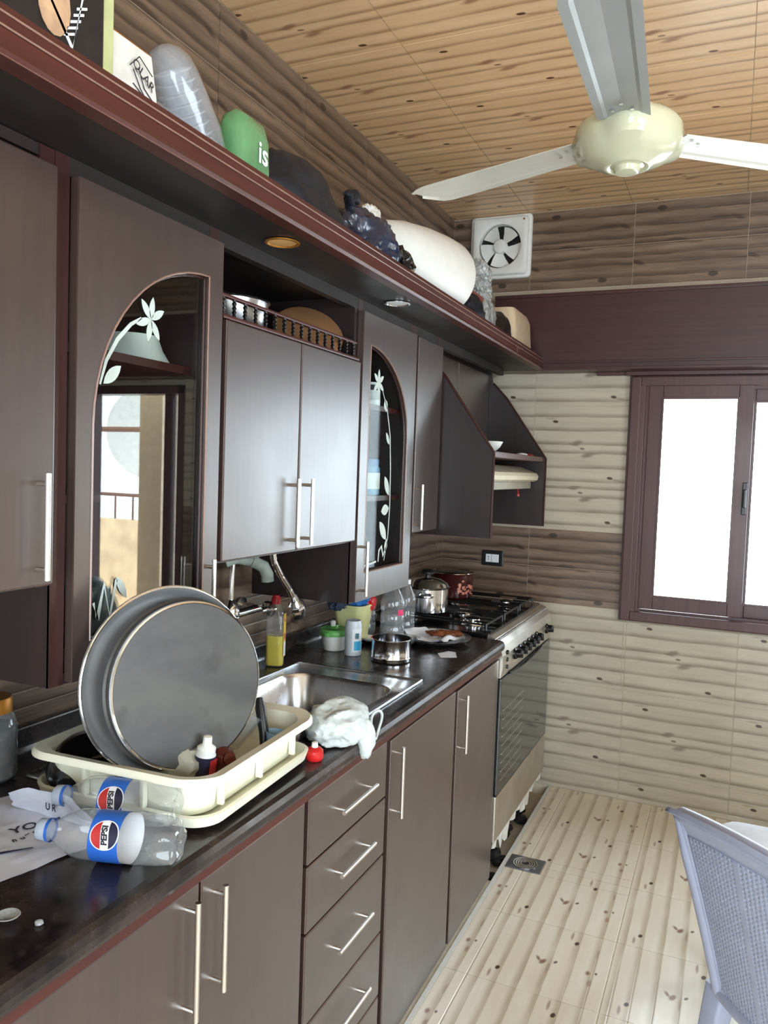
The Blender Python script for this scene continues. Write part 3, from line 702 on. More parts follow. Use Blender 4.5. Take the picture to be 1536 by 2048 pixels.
for (y, lb) in ((1.504, 'round recessed spotlight under the cornice shelf above the double doors'), (2.146, 'round recessed spotlight under the cornice shelf by the narrow arched door')):
    s = thing('spotlight', lb, 'light', (.415, y, 1.9855))
    m = MB(); m.lathe([(.032, 0.0), (.038, -.002), (.038, -.004), (.033, -.0045), (.031, -.002)], (0, 0, 0), 32, caps=(False, False)); m.build('trim_ring', 'gold' if y < 2 else 'chrome', s)
    m = MB(); m.lathe([(.0315, -.001), (.0315, -.002), (.02, -.003), (.002, -.0035)], (0, 0, 0), 32); m.build('lens', 'lightwarm' if y < 2 else 'whitelab', s)

# --- base cabinets
def base_unit(name, label, y0, y1, doors):
    t = thing(name, label, 'cabinet')
    m = MB(); m.box(.02, BX - .019, y0, y0 + .018, .0, .856); m.box(.02, BX - .019, y1 - .018, y1, .0, .856); m.box(.02, BX - .019, y0 + .018, y1 - .018, .06, .078); m.box(.02, .03, y0 + .018, y1 - .018, .078, .75)
    m.build('carcass', 'lam_side', t)
    m = MB(); m.box(BX - .026, BX - .0185, y0, y1, .838, .857); m.box(BX - .026, BX - .0185, y0, y0 + .03, .0, .838); m.box(BX - .026, BX - .0185, y1 - .03, y1, .0, .838); m.build('face_frame', 'red_z', t)
    for (a, b, c, d_, hnd) in doors:
        d = slab_door(t, BX, a, b, c, d_, 'drawer' if hnd[0] == 'h' else 'door')
        if hnd[0] == 'v': bar_handle(d, BX, hnd[1], 0, (hnd[2], hnd[3]), .022)
        elif hnd[0] == 'h':
            m = MB(); z = hnd[1]; m.tube([(BX + .022, 1.498, z), (BX + .022, 1.672, z)], .0048, 10)
            for y in (1.514, 1.656): m.tube([(BX - .001, y, z), (BX + .022, y, z)], .004, 8)
            m.build('handle', 'handle', d)
    return t
base_unit('base_cabinet', 'dark walnut double-door base cabinet nearest, under the two soda bottles', .45, 1.371,
          [(.49, 1.021, .012, .834, ('v', .990, .63, .822)), (1.029, 1.364, .012, .834, ('v', 1.064, .635, .815))])
base_unit('drawer_unit', 'dark walnut unit of five drawers under the drying rack and cloth', 1.374, 1.790,
          [(1.382, 1.775, .697, .834, ('h', .765)), (1.382, 1.775, .553, .691, ('h', .625)), (1.382, 1.775, .353, .547, ('h', .455)), (1.382, 1.775, .188, .347, ('h', .272)), (1.382, 1.775, .012, .182, ('h', .11))])
base_unit('sink_cabinet', 'dark walnut base cabinet under the sink, middle tall door with vertical handle', 1.793, 2.314, [(1.801, 2.305, .012, .828, ('v', 1.832, .622, .805))])
base_unit('end_cabinet', 'dark walnut base cabinet touching the cooker, door with vertical handle', 2.317, 2.800, [(2.329, 2.796, .012, .824, ('v', 2.362, .620, .805))])

# --- worktop (rounded front edge) with sink cut-out
CZ = 0.899
SX0, SX1, SY0_, SY1_ = .172, .535, 1.615, 2.035
t = thing('worktop', 'long dark speckled worktop with rounded front edge and low upstand', 'worktop')
m = MB(); prof = [(.54, CZ - .040), (.598, CZ - .040), (.606, CZ - .036), (.6115, CZ - .026), (.612, CZ - .016), (.608, CZ - .006), (.600, CZ - .001), (.590, CZ), (.54, CZ)]
m.prism(prof, 1, .30, 2.785)
m.box(.002, .54, .30, SY0_, CZ - .04, CZ); m.box(.002, .54, SY1_, 2.785, CZ - .04, CZ); m.box(.002, SX0, SY0_, SY1_, CZ - .04, CZ); m.box(SX1, .54, SY0_, SY1_, CZ - .04, CZ)
m.build('worktop_slab', 'counter', t)
m = MB(); m.box(.002, .020, .30, 2.785, CZ, CZ + .045, .004); m.build('upstand', 'counter', t)
MB().box(.020, .024, .30, 2.785, CZ, CZ + .004).build('sealing_strip', 'chrome', t)
MB().box(.5735, .6, .46, 2.79, CZ - .056, CZ - .0405).build('under_rail', 'red', t)
# --- sink
t = thing('sink', 'stainless steel sink with one bowl and a drainer under the rack', 'sink')
m = MB(); cx, cy = .3525, 1.825; z0 = CZ + .0005
# drainer sheet and bowl in one pressing: sheet as ring between outer rectangle and bowl mouth
def rect_like(cx, cy, x0, x1, y0, y1, z, ref):
    out = []
    for p in ref:
        dx, dy = p.x - cx, p.y - cy
        s = min([(x1 - cx) / dx if dx > 1e-6 else 9e9, (x0 - cx) / dx if dx < -1e-6 else 9e9, (y1 - cy) / dy if dy > 1e-6 else 9e9, (y0 - cy) / dy if dy < -1e-6 else 9e9])
        out.append(Vector((cx + dx * s, cy + dy * s, z)))
    return out
mouth = rr(cx, cy, .166, .185, .075, z0 + .004, 10)
outer = rect_like(cx, cy, .145, .552, 1.600, 2.112, z0 + .002, mouth)
m.loft([outer, rr(cx, cy, .176, .195, .083, z0 + .002, 10), rr(cx, cy, .172, .191, .079, z0 + .004, 10), mouth, rr(cx, cy, .160, .179, .072, z0 - .006, 10), rr(cx, cy, .152, .171, .068, z0 - .11, 10), rr(cx, cy, .140, .159, .06, z0 - .142, 10), rr(cx, cy, .110, .129, .05, z0 - .150, 10), rr(cx, cy, .030, .030, .0299, z0 - .153, 10)], (False, True))
m.build('bowl', 'steel', t)
m = MB(); m.box(.145, .552, 1.08, 1.600, z0 + .0005, z0 + .002)
for k in range(9): m.box(.19 + k * .036, .206 + k * .036, 1.13, 1.57, z0 + .002, z0 + .0045, .001)
m.build('drainer', 'steel', t)
m = MB(); hw = [(.148, 1.083), (.549, 1.083), (.549, 2.109), (.148, 2.109)]
m.tube([(x, y, z0 + .003) for x, y in densify(hw, .1)] + [(.148, 1.083, z0 + .003)], .0035, 8); m.build('rim', 'steel', t)
m = MB(); m.lathe([(.001, .003), (.012, .003), (.028, .0035), (.034, .001), (.034, 0)], (cx, cy, z0 - .1525), 28); m.build('drain_plug', 'chrome', t)
# --- wall mixer with pipe and plastic elbow
t = thing('tap', 'chrome wall tap with upright pipe and grey plastic elbow over the sink', 'tap')
m = MB(); xa = .055
m.tube([(xa, 1.86, 1.075), (xa, 2.00, 1.075)], .013, 14)
for y in (1.855, 2.0): m.lathe([(.030, -.050), (.030, -.046), (.016, -.038), (.014, 0)], (xa, y, 1.075), 20, axis_m((1, 0, 0)))
m.lathe([(.022, 0), (.026, .01), (.026, .03), (.018, .045), (.012, .055)], (xa, 1.870, 1.065), 20)
m.build('tap_body', 'chrome', t)
for y, s in ((1.842, -1), (2.028, 1)):
    h = MB(); A = axis_m((0, s, 0)); h.lathe([(.010, -.03), (.010, .0), (.020, .004), (.024, .012), (.024, .022), (.018, .028), (.001, .029)], (xa + .018, y, 1.070), 24, A, mod=lambda a, hh: 1 + (.06 * math.cos(6 * a) if hh > .003 else 0)); h.build('tap_knob', 'chrome', t)
m = MB(); m.tube([(xa, 1.870, 1.09), (xa + .004, 1.872, 1.245)], .0085, 14); m.build('pipe', 'chrome', t)
m = MB(); m.tube([(xa - .012, 1.856, 1.225), (xa + .01, 1.879, 1.238), (xa + .035, 1.919, 1.229), (xa + .055, 1.949, 1.210), (xa + .062, 1.959, 1.187), (xa + .063, 1.961, 1.167)], [.015, .017, .017, .0185, .0185, .0185], 16); m.tube([(xa + .034, 1.917, 1.2295), (xa + .042, 1.929, 1.225)], .0195, 16)
m.build('plastic_elbow', plain('grey_pvc', srgb(176, 184, 176), .5), t)
t = thing('spray_tap', 'chrome flexible spray tap hanging from under the double-door cabinet', 'tap')
pts = [Vector((.20, 1.845, 1.287)), Vector((.20, 1.86, 1.24)), Vector((.20, 1.90, 1.195)), Vector((.20, 1.945, 1.155)), Vector((.20, 1.968, 1.130))]
m = MB(); P2 = []; R2 = []
for i in range(len(pts) - 1):
    for k in range(9): P2.append(pts[i].lerp(pts[i + 1], k / 9)); R2.append(.0088 + (.0014 if k % 2 else 0))
m.tube(P2, R2, 12); m.build('hose', 'chrome', t)
m = MB(); A = axis_m((0, .5, -.85)); m.lathe([(.009, -.012), (.013, 0), (.015, .012), (.022, .02), (.025, .03), (.025, .048), (.021, .054), (.019, .056)], (.20, 1.972, 1.126), 24, A, mod=lambda a, hh: 1 + (.05 * math.cos(8 * a) if hh > .018 else 0)); m.build('spray_head', 'chrome', t)
m = MB(); m.lathe([(.0195, .056), (.0195, .066), (.001, .067)], (.20, 1.972, 1.126), 24, A); m.build('spray_face', 'black', t)

# ------------------------------------------------------------------ cooker
t = thing('cooker', 'freestanding steel gas cooker with dark oven door and five burners', 'cooker')
CY0, CY1, CF = 2.803, 3.645, .600
m = MB(); m.box(.03, CF - .022, CY0, CY1, .12, .895, .004); m.build('body', 'steel', t)
prof = [(CF - .03, .755), (CF - .004, .755), (CF + .002, .79), (CF + .002, .835), (CF - .008, .868), (CF - .030, .897), (CF - .05, .905), (CF - .06, .905), (CF - .06, .755)]
m = MB(); m.prism(prof, 1, CY0, CY1); m.build('control_panel', steel('satin_steel', (.66, .62, .56, 1), .35, .1), t)
m = MB(); m.box(.03, CF - .055, CY0 + .004, CY1 - .004, .895, .912, .004); m.build('hob_plate', 'gloss_black', t)
for k in range(7):
    y = CY0 + .17 + k * .072 if k < 6 else CY1 - .11
    kn = MB(); kn.lathe([(.022, 0), (.022, .008), (.017, .012), (.016, .030), (.001, .031)], (CF + .001, y, .815), 20, axis_m((1, 0, .1))); kn.box(CF + .030, CF + .037, y - .004, y + .004, .802, .830, .001); kn.build('knob', 'gloss_black', t)
for z in (.842, .815, .788):
    MB().lathe([(.008, 0), (.008, .006), (.001, .0065)], (CF + .001, CY0 + .06, z), 12, axis_m((1, 0, 0))).build('switch', 'gloss_black', t)
m = MB(); m.tube([(CF + .004, CY0 + .10 + .54 * k / 12, .752 - .012 * math.sin(PI * k / 12)) for k in range(13)], .006, 8); m.build('panel_lip', 'gloss_black', t)
dr2 = MB().box(CF - .022, CF - .001, CY0 + .003, CY1 - .003, .315, .750, .004).build('oven_door', 'oven', t)
m = MB()
for k in range(9): m.tube([(CF - .0005, CY0 + .05, .36 + k * .033), (CF - .0005, CY0 + .36, .36 + k * .033)], .0012, 5)
m.build('oven_rack_lines', 'chrome', dr2)
m = MB(); frame_rect(m, 0, 1, 0, 1, 0, 1, .1) if False else None
MB().box(CF - .022, CF - .003, CY0 + .003, CY1 - .003, .135, .310, .004).build('drawer_panel', steel('satin_steel_b', (.60, .55, .48, 1), .4, .15), t)
MB().box(CF - .0225, CF - .002, CY0 + .003, CY1 - .003, .310, .315).build('shadow_gap', 'black', t)
# torn film hanging from the lower edge
rag = MB(); n = 46; rnd = random.Random(3); top, bot = [], []
for k in range(n + 1):
    y = CY0 + .01 + (CY1 - CY0 - .03) * k / n
    d_ = .030 + .035 * abs(noise.noise(Vector((k * .23, 2.1, 0)))) + (.030 if 6 < k < 15 or 24 < k < 33 else 0) + rnd.uniform(-.006, .006)
    xx = CF - .010 + .012 * noise.noise(Vector((k * .31, 7, 1)))
    top.append((CF - .004, y, .150)); bot.append((xx, y, .142 - d_))
rag.add(top + bot, [(k, k + 1, n + 2 + k, n + 1 + k) for k in range(n)]); rag.add([(x - .003, y, z) for x, y, z in top + bot], [(k, k + 1, n + 2 + k, n + 1 + k) for k in range(n)])
tag(rag.build('torn_film', 'whitepl', t), 'torn white protective film')
for (x, y) in ((.52, CY0 + .08), (.52, CY1 - .08), (.1, CY0 + .08), (.1, CY1 - .08)): MB().lathe([(.02, -.05), (.022, -.04), (.014, -.03), (.014, .125)], (x, y, 0), 14).build('foot', 'black', t)
# burners with pan supports
def burner(x, y, r):
    b = MB(); b.lathe([(r * 1.5, 0), (r * 1.45, .003), (r, .005), (r, .012), (r * .8, .014), (r * .8, .020), (.001, .022)], (x, y, .912), 24); o = b.build('burner', 'chrome', t)
    MB().lathe([(r * .82, .020), (r * .84, .026), (r * .4, .029), (.001, .029)], (x, y, .912), 24).build('burner_cap', 'gloss_black', o)
for (x, y, r) in ((.17, 2.98, .03), (.43, 2.98, .036), (.30, 3.22, .045), (.17, 3.46, .036), (.43, 3.46, .028)): burner(x, y, r)
for (y0, y1) in ((2.84, 3.09), (3.10, 3.34), (3.35, 3.61)):
    g = MB(); r_ = .0042; z = .936
    for x in (.07, .52): g.tube([(x, y0 + .01, .914), (x, y0 + .012, z), (x, y1 - .012, z), (x, y1 - .01, .914)], r_, 8)
    for y in (y0 + .06, (y0 + y1) / 2, y1 - .06):
        g.tube([(.07, y, z), (.14, y, z)], r_, 8); g.tube([(.20, y, z), (.38, y, z)], r_, 8) if y != (y0 + y1) / 2 else None; g.tube([(.46, y, z), (.52, y, z)], r_, 8)
    for y in (y0 + .012, y1 - .012): g.tube([(.07, y, z), (.52, y, z)], r_ * .9, 8)
    g.build('pan_support', 'black', t)
# rubble and dust in the gap below the cooker
m = MB(); rnd = random.Random(11)
for k in range(26):
    bm = bmesh.new(); bmesh.ops.create_icosphere(bm, subdivisions=1, radius=1); s = rnd.uniform(.018, .034); c = Vector((rnd.uniform(.36, .575), rnd.uniform(2.84, 3.70), -.05 + s * .5))
    for v in bm.verts: v.co = Vector((v.co.x * s * rnd.uniform(.8, 1.2), v.co.y * s * rnd.uniform(.8, 1.3), v.co.z * s * .7)) + c
    m.bm(bm)
tag(m.build('rubble', 'stone'), 'dark rubble lying in the gap under the cooker', 'rubble', kind='stuff')
# floor drain
t = thing('floor_drain', 'square grey steel floor drain by the end cabinet', 'drain', (.6795, 2.9825, 0))
m = MB(); m.box(-.066, .066, -.055, .055, -.012, .0015, .001); m.build('plate', plain('drain_metal', srgb(120, 124, 132), .35, .8), t)
m = MB()
for r in (.018, .027, .036, .045): m.lathe([(r - .0028, .0015), (r - .0028, .0035), (r + .0016, .0035), (r + .0016, .0015)], (0, 0, 0), 32, caps=(False, False), smooth=False)
m.build('grating', 'chrome', t)
MB().lathe([(.047, .0016), (.047, .0019), (.001, .0019)], (0, 0, 0), 32).build('grating_hole', 'black', t)

# ------------------------------------------------------------------ exhaust fan on the back wall
t = thing('exhaust_fan', 'white square exhaust fan high on the end wall near the corner', 'exhaust fan', (.245, 3.8, 2.592))
m = MB(); A = Matrix(((1, 0, 0), (0, 0, -1), (0, 1, 0)))   # local z -> towards the room (-y)
def face_ring(loops2, mat, name, caps=(False, False)):
    mm = MB(); mm.loft([[A @ p for p in L] for L in loops2], caps, True); return mm.build(name, mat, t)
N = 9
circ = lambda r, z: [Vector((r * math.cos(PI / 4 * 0 + 2 * PI * (k + .5) / (4 * N)), r * math.sin(2 * PI * (k + .5) / (4 * N)), z)) for k in range(4 * N)]
sq = lambda h, z, r=.02: rr(0, 0, h, h, r, z, N)
face_ring([sq(.150, .001), sq(.150, .016), sq(.146, .020), sq(.138, .020), sq(.134, .036), sq(.128, .040, .03), circ(.112, .040), circ(.104, .036), circ(.102, .004)], 'white', 'frame')
MB().lathe([(.101, .003), (.101, .0045), (.001, .0045)], (0, 0, 0), 32, A).build('shutter', 'black', t)
hb = MB(); hb.lathe([(.034, .005), (.035, .028), (.030, .036), (.020, .039), (.001, .040)], (0, 0, 0), 28, A); hb.build('hub', 'white', t)
for k in range(5):
    a0 = 2 * PI * k / 5 + .35; bl = MB(); vs = []; ns = 8
    for i in range(ns + 1):
        s = i / ns; a = a0 + s * .95; zz = .030 - .020 * s
        for r in (.033, .065, .097): vs.append(A @ Vector((r * math.cos(a + (r - .03) * 2), r * math.sin(a + (r - .03) * 2), zz)))
    fs = [(i * 3 + j, i * 3 + j + 1, i * 3 + j + 4, i * 3 + j + 3) for i in range(ns) for j in range(2)]
    bl.add(vs, fs, True); bl.add([Vector(v) + A @ Vector((0, 0, -.0015)) for v in vs], fs, True); bl.build('blade', 'white', t)
MB().lathe([(.005, 0), (.005, .0015), (.001, .002)], A @ Vector((.116, .118, .0402)), 10, A).build('screw', 'gold', t)
# wall socket
t = thing('socket', 'black wall socket plate with white insert on the brown tiles behind the cooker', 'socket', (.268, 3.7999, 1.084))
MB().box(-.054, .054, -.009, 0, -.038, .038, .004).build('plate', 'black', t)
MB().box(-.033, .033, -.0125, -.008, -.020, .020, .002).build('insert', 'whitelab', t)
MB().box(-.004, -.003, -.0132, -.0124, -.019, .019).build('rocker_gap', 'ink', t)
for z in (-.006, .006): MB().lathe([(.0028, 0), (.001, .0006)], (-.019, -.0125, z), 8, A).build('socket_hole', 'black', t)

# ------------------------------------------------------------------ ceiling fan
FC = Vector((1.070, 1.935, 0))
t = thing('ceiling_fan', 'ivory three-blade ceiling fan with a pale olive motor housing', 'ceiling fan', FC)
blade_ang = [math.radians(a) for a in (159, 272, 36)]
mod = lambda a, h: 1 + (.16 * max(0, math.cos(3 * (a - blade_ang[0]))) ** 1.5 if 2.245 < h < 2.335 else 0)
m = MB(); m.lathe([(.020, 2.205), (.026, 2.206), (.029, 2.211), (.030, 2.218), (.038, 2.2205), (.046, 2.217), (.052, 2.2175), (.058, 2.2225), (.078, 2.229), (.098, 2.240), (.110, 2.252), (.114, 2.262), (.118, 2.268), (.119, 2.30), (.112, 2.312), (.095, 2.326), (.06, 2.334), (.02, 2.336)], (0, 0, 0), 72, mod=mod)
m.build('motor_housing', 'fanhub', t)
m = MB(); m.lathe([(.010, 2.33), (.010, 2.70), (.05, 2.705), (.055, 2.744)], (0, 0, 0), 20); m.lathe([(.03, 2.334), (.028, 2.36), (.012, 2.372)], (0, 0, 0), 20); m.build('down_rod', plain('pale_blue_rod', srgb(176, 196, 214), .4), t)
for k, a in enumerate(blade_ang):
    b = MB(); ns = 16; r0, r1 = .115, .64; up, lo = [], []
    tilt = math.radians(-1)
    for i in range(ns + 1):
        s = i / ns; r = r0 + (r1 - r0) * s; wd = .056 + .014 * s
        if s > .9: wl_, wr_ = wd * (1 - ((s - .9) / .1) ** 2 * .95), wd * (1 - ((s - .9) / .1) ** 1.2 * .35)
        else: wl_ = wr_ = wd
        row = []
        for q in (-1, -.72, -.6, 0, .6, .72, 1):
            ww = q * (wl_ if q < 0 else wr_); camb = .007 * (1 - q * q) - (.002 if abs(q) in (.72,) else 0)
            row.append((r, ww * math.cos(tilt) , 2.285 + ww * math.sin(tilt) + camb))
        up.append(row)
    flat_ = [p for row in up for p in row]; fs = [(i * 7 + j, i * 7 + j + 1, i * 7 + j + 8, i * 7 + j + 7) for i in range(ns) for j in range(6)]
    b.add(flat_, fs, False); b.add([(x, y, z - .0022) for x, y, z in flat_], fs, False)
    rim = [i * 7 for i in range(ns + 1)] + [ns * 7 + j for j in range(1, 7)] + [i * 7 + 6 for i in range(ns - 1, -1, -1)]
    b.add([flat_[i] for i in rim] + [(flat_[i][0], flat_[i][1], flat_[i][2] - .0022) for i in rim], [(i, i + 1, i + 1 + len(rim), i + len(rim)) for i in range(len(rim) - 1)])
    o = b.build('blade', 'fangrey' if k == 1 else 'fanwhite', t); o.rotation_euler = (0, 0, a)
    for (r, q) in ((.150, -.02), (.150, .02), (.18, 0)):
        sc_ = MB(); sc_.lathe([(.0045, -.0046), (.0045, -.0026), (.001, -.002)], (r, q, 2.2885 + q * math.sin(tilt)), 8); sc_.build('screw', 'chrome', o)
    if k == 1: MB().box(.085, .122, -.040, .040, 2.318, 2.330, .002).build('blade_bracket', 'black', o)

# ------------------------------------------------------------------ things on the worktop
# plastic dish rack: tray below, basket above
RKC = (.397, 1.222); RKA = math.radians(3)
t = thing('dish_rack', 'cream plastic dish drying rack on the worktop behind the two soda bottles', 'dish rack', (RKC[0], RKC[1], CZ + .007), RKA)
hx, hy = .178, .205
def rim_z(z, amp):   # short sides dip in the middle of the long edges
    return lambda p: z + amp * (math.cos(PI * min(1, abs(p.x) / hx)) * .5 - .5) * (1 if abs(p.y) > hy * .85 else 1)
m = MB()
L0 = rr(0, 0, hx - .025, hy - .025, .04, .004, 8); L1 = rr(0, 0, hx + .006, hy - .008, .05, .004, 8); L2 = rr(0, 0, hx + .012, hy - .002, .055, .022, 8); L3 = rr(0, 0, hx + .006, hy - .008, .05, .024, 8); L4 = rr(0, 0, hx - .002, hy - .016, .045, .008, 8)
m.loft([L0, L1, L2, L3, L4], (True, True)); m.build('drip_tray', 'cream', t)
m = MB()
def wav(L, amp=.012):
    return [Vector((p.x, p.y, p.z - amp * (1 - min(1, (p.y / hy) ** 2 * 1.0)) * (1 if abs(p.x) > hx * .6 else 0) + (.010 if abs(p.y) > hy * .9 and False else 0))) for p in L]
loops = [rr(0, 0, hx - .030, hy - .030, .045, .012, 10), rr(0, 0, hx - .022, hy - .022, .05, .014, 10), rr(0, 0, hx - .012, hy - .012, .05, .086, 10), rr(0, 0, hx + .010, hy + .010, .06, .090, 10), rr(0, 0, hx + .014, hy + .014, .062, .084, 10), rr(0, 0, hx + .014, hy + .014, .062, .078, 10)]
loops2 = [rr(0, 0, hx - .015, hy - .015, .05, .082, 10), rr(0, 0, hx - .026, hy - .026, .05, .020, 10)]
m.loft([wav(L, .010 if i >= 2 else 0) for i, L in enumerate(loops)], (False, False)); m.loft([wav(loops[2], .010)] + [loops2[1]], (False, True)); bk = m.build('basket', 'cream', t)
for k in range(3):
    for s in (-1, 1): MB().box(s * (hx - .010) - .006, s * (hx - .010) + .006, -.13 + k * .13 - .004, -.13 + k * .13 + .004, .022, .074, .002).build('rib', 'cream', t)
for k in range(2):
    for s in (-1, 1): MB().box(-.06 + k * .12 - .004, -.06 + k * .12 + .004, s * (hy - .010) - .006, s * (hy - .010) + .006, .022, .080, .002).build('rib', 'cream', t)
# round pans standing in the rack
def round_pan(name, label, c, r, n, depth, base_mat, seen_base):
    nrm = Vector(n).normalized(); A = axis_m(nrm); t = thing(name, label, 'pan', c)
    m = MB()
    if seen_base:   # flat base towards the viewer, low wall behind
        m.lathe([(.001, 0), (r - .004, 0), (r, -.004), (r + .001, -depth), (r + .005, -depth - .003), (r + .004, -depth - .005), (r - .001, -depth - .003), (r - .003, -.006), (.001, -.003)], (0, 0, 0), 72, A); m.build('pan_base', base_mat, t)
        m = MB(); m.lathe([(r - .003, .0004), (r, -.001), (r + .001, -.005), (r - .003, .0004)], (0, 0, 0), 72, A, (False, False)); m.build('pan_edge', 'chrome', t)
    else:
        m.lathe([(.001, -depth), (r - .022, -depth), (r - .014, -depth + .006), (r - .006, -.004), (r, 0), (r + .002, -.003), (r - .004, -.006), (r - .012, -depth + .004), (r - .020, -depth - .002), (.001, -depth - .002)], (0, 0, 0), 72, A); m.build('pan_body', 'panrim', t)
        m = MB(); Q = [A @ Vector(((r) * math.cos(2 * PI * k / 72), r * math.sin(2 * PI * k / 72), .001)) for k in range(73)]; m.tube(Q, .0022, 6, caps=False); m.build('rolled_rim', 'chrome', t)
    return t
NV = Vector((.92, -.38, .08))
round_pan('round_pan', 'large round aluminium pan standing on edge in the rack, behind the flatter pan', (.443, 1.126, CZ + .219), .164, NV, .024, 'pan', False)
round_pan('flat_pan', 'smoke-stained round pan with its flat base outwards, front one in the rack', (.476, 1.138, CZ + .211), .147, NV + Vector((0, 0, .03)), .018, 'pan', True)
# black bowl upside down, left of the pans
b = MB(); b.lathe([(.001, .062), (.03, .061), (.055, .05), (.070, .028), (.075, 0), (.072, 0), (.05, .045), (.001, .055)], (0, 0, 0), 36); o = b.build('black_bowl', 'gloss_black'); o.location = (.285, 1.098, CZ + .032); o.rotation_euler = (.15, .35, 0); tag(o, 'glossy black bowl upside down in the rack, left of the pans', 'bowl')
# small bottles and cutlery in the rack
def lathe_thing(name, label, cat, loc, parts, rot=(0, 0, 0), n=32, group=None):
    t = thing(name, label, cat, loc, group=group); t.rotation_euler = rot
    for (nm, mat, prof) in parts: MB().lathe(prof, (0, 0, 0), n).build(nm, mat, t)
    return t
lathe_thing('glue_bottle', 'small white bottle with a purple label standing in the rack', 'bottle', (.503, 1.142, CZ + .040),
    [('bottle_body', 'whitelab', [(.001, 0), (.0175, 0), (.018, .003), (.018, .052), (.014, .058), (.001, .058)]), ('label', 'navy', [(.0183, .008), (.0184, .009), (.0184, .049), (.0183, .050)]), ('cap', 'white', [(.0165, .054), (.0165, .064), (.0085, .070), (.0075, .084), (.001, .085)])], (0, .12, 0))
MB().box(.0175, .0188, -.0095, .0095, .010, .046).build('label_patch', 'redprint', bpy.data.objects['glue_bottle'])
b = MB(); b.lathe([(.001, 0), (.018, .002), (.030, .018), (.033, .035), (.029, .052), (.020, .066), (.012, .074), (.012, .080), (.001, .080)], (0, 0, 0), 32); o = b.build('brown_jug', 'brownjug'); o.location = (.470, 1.205, CZ + .045); o.rotation_euler = (.9, .9, .6); tag(o, 'small brown glass jug lying in the rack, right of the white bottle', 'jug')
b = MB(); b.lathe([(.016, 0), (.022, .005), (.030, .04), (.036, .075), (.034, .075), (.028, .04), (.018, .008), (.001, .006)], (0, 0, 0), 28, mod=lambda a, h: 1 + .02 * math.cos(12 * a)); o = b.build('glass_tumbler', 'pet'); o.location = (.445, 1.30, CZ + .045); o.rotation_euler = (-.5, .3, 0); tag(o, 'faceted clear tumbler tilted against the right edge of the front pan', 'glass')
b = MB(); b.lathe([(.02, 0), (.026, .005), (.034, .045), (.036, .06), (.034, .06), (.030, .03), (.018, .006), (.001, .004)], (0, 0, 0), 28); o = b.build('glass_cup', 'pet'); o.location = (.432, 1.178, CZ + .052); o.rotation_euler = (.4, .5, 0); tag(o, 'clear glass cup in the rack, left of the brown jug', 'glass')
t = thing('knife', 'black-handled knife leaning up at the far corner of the rack', 'knife', (.500, 1.338, CZ + .030))
m = MB(); m.tube([(.010, -.004, .0), (.002, .006, .040), (-.014, .016, .085), (-.018, .018, .104)], [.007, .010, .011, .007], 10); m.build('knife_handle', 'black', t)
m = MB(); m.box(-.001, .001, -.012, .010, -.012, .004); m.build('blade', 'chrome', t)
lathe_thing('blue_cup', 'small pale blue plastic cup in the far corner of the rack beside the knife', 'cup', (.520, 1.352, CZ + .028), [('cup_body', plain('pale_blue_plastic', srgb(150, 186, 214), .4), [(.001, 0), (.014, 0), (.019, .045), (.0175, .045), (.013, .004), (.001, .003)])], (0, .1, 0))
o = blob((.455, 1.135, CZ + .070), (.045, .032, .034), 5, .4, 3, 3, wrinkle=.25).build('film_ball', thin('yellowish_film', (.92, .92, .84, 1), 1.4, .2, (.72, .72, .60, 1), .45, .8, bscale=60)); tag(o, 'crumpled yellowish cling film lying over the near corner of the rack', 'cling film')
o = blob((.468, 1.182, CZ + .075), (.014, .016, .030), 8, .5, 4, 3, wrinkle=.3).build('tissue', 'paper'); tag(o, 'small white crumpled tissue between the film and the white bottle', 'tissue')

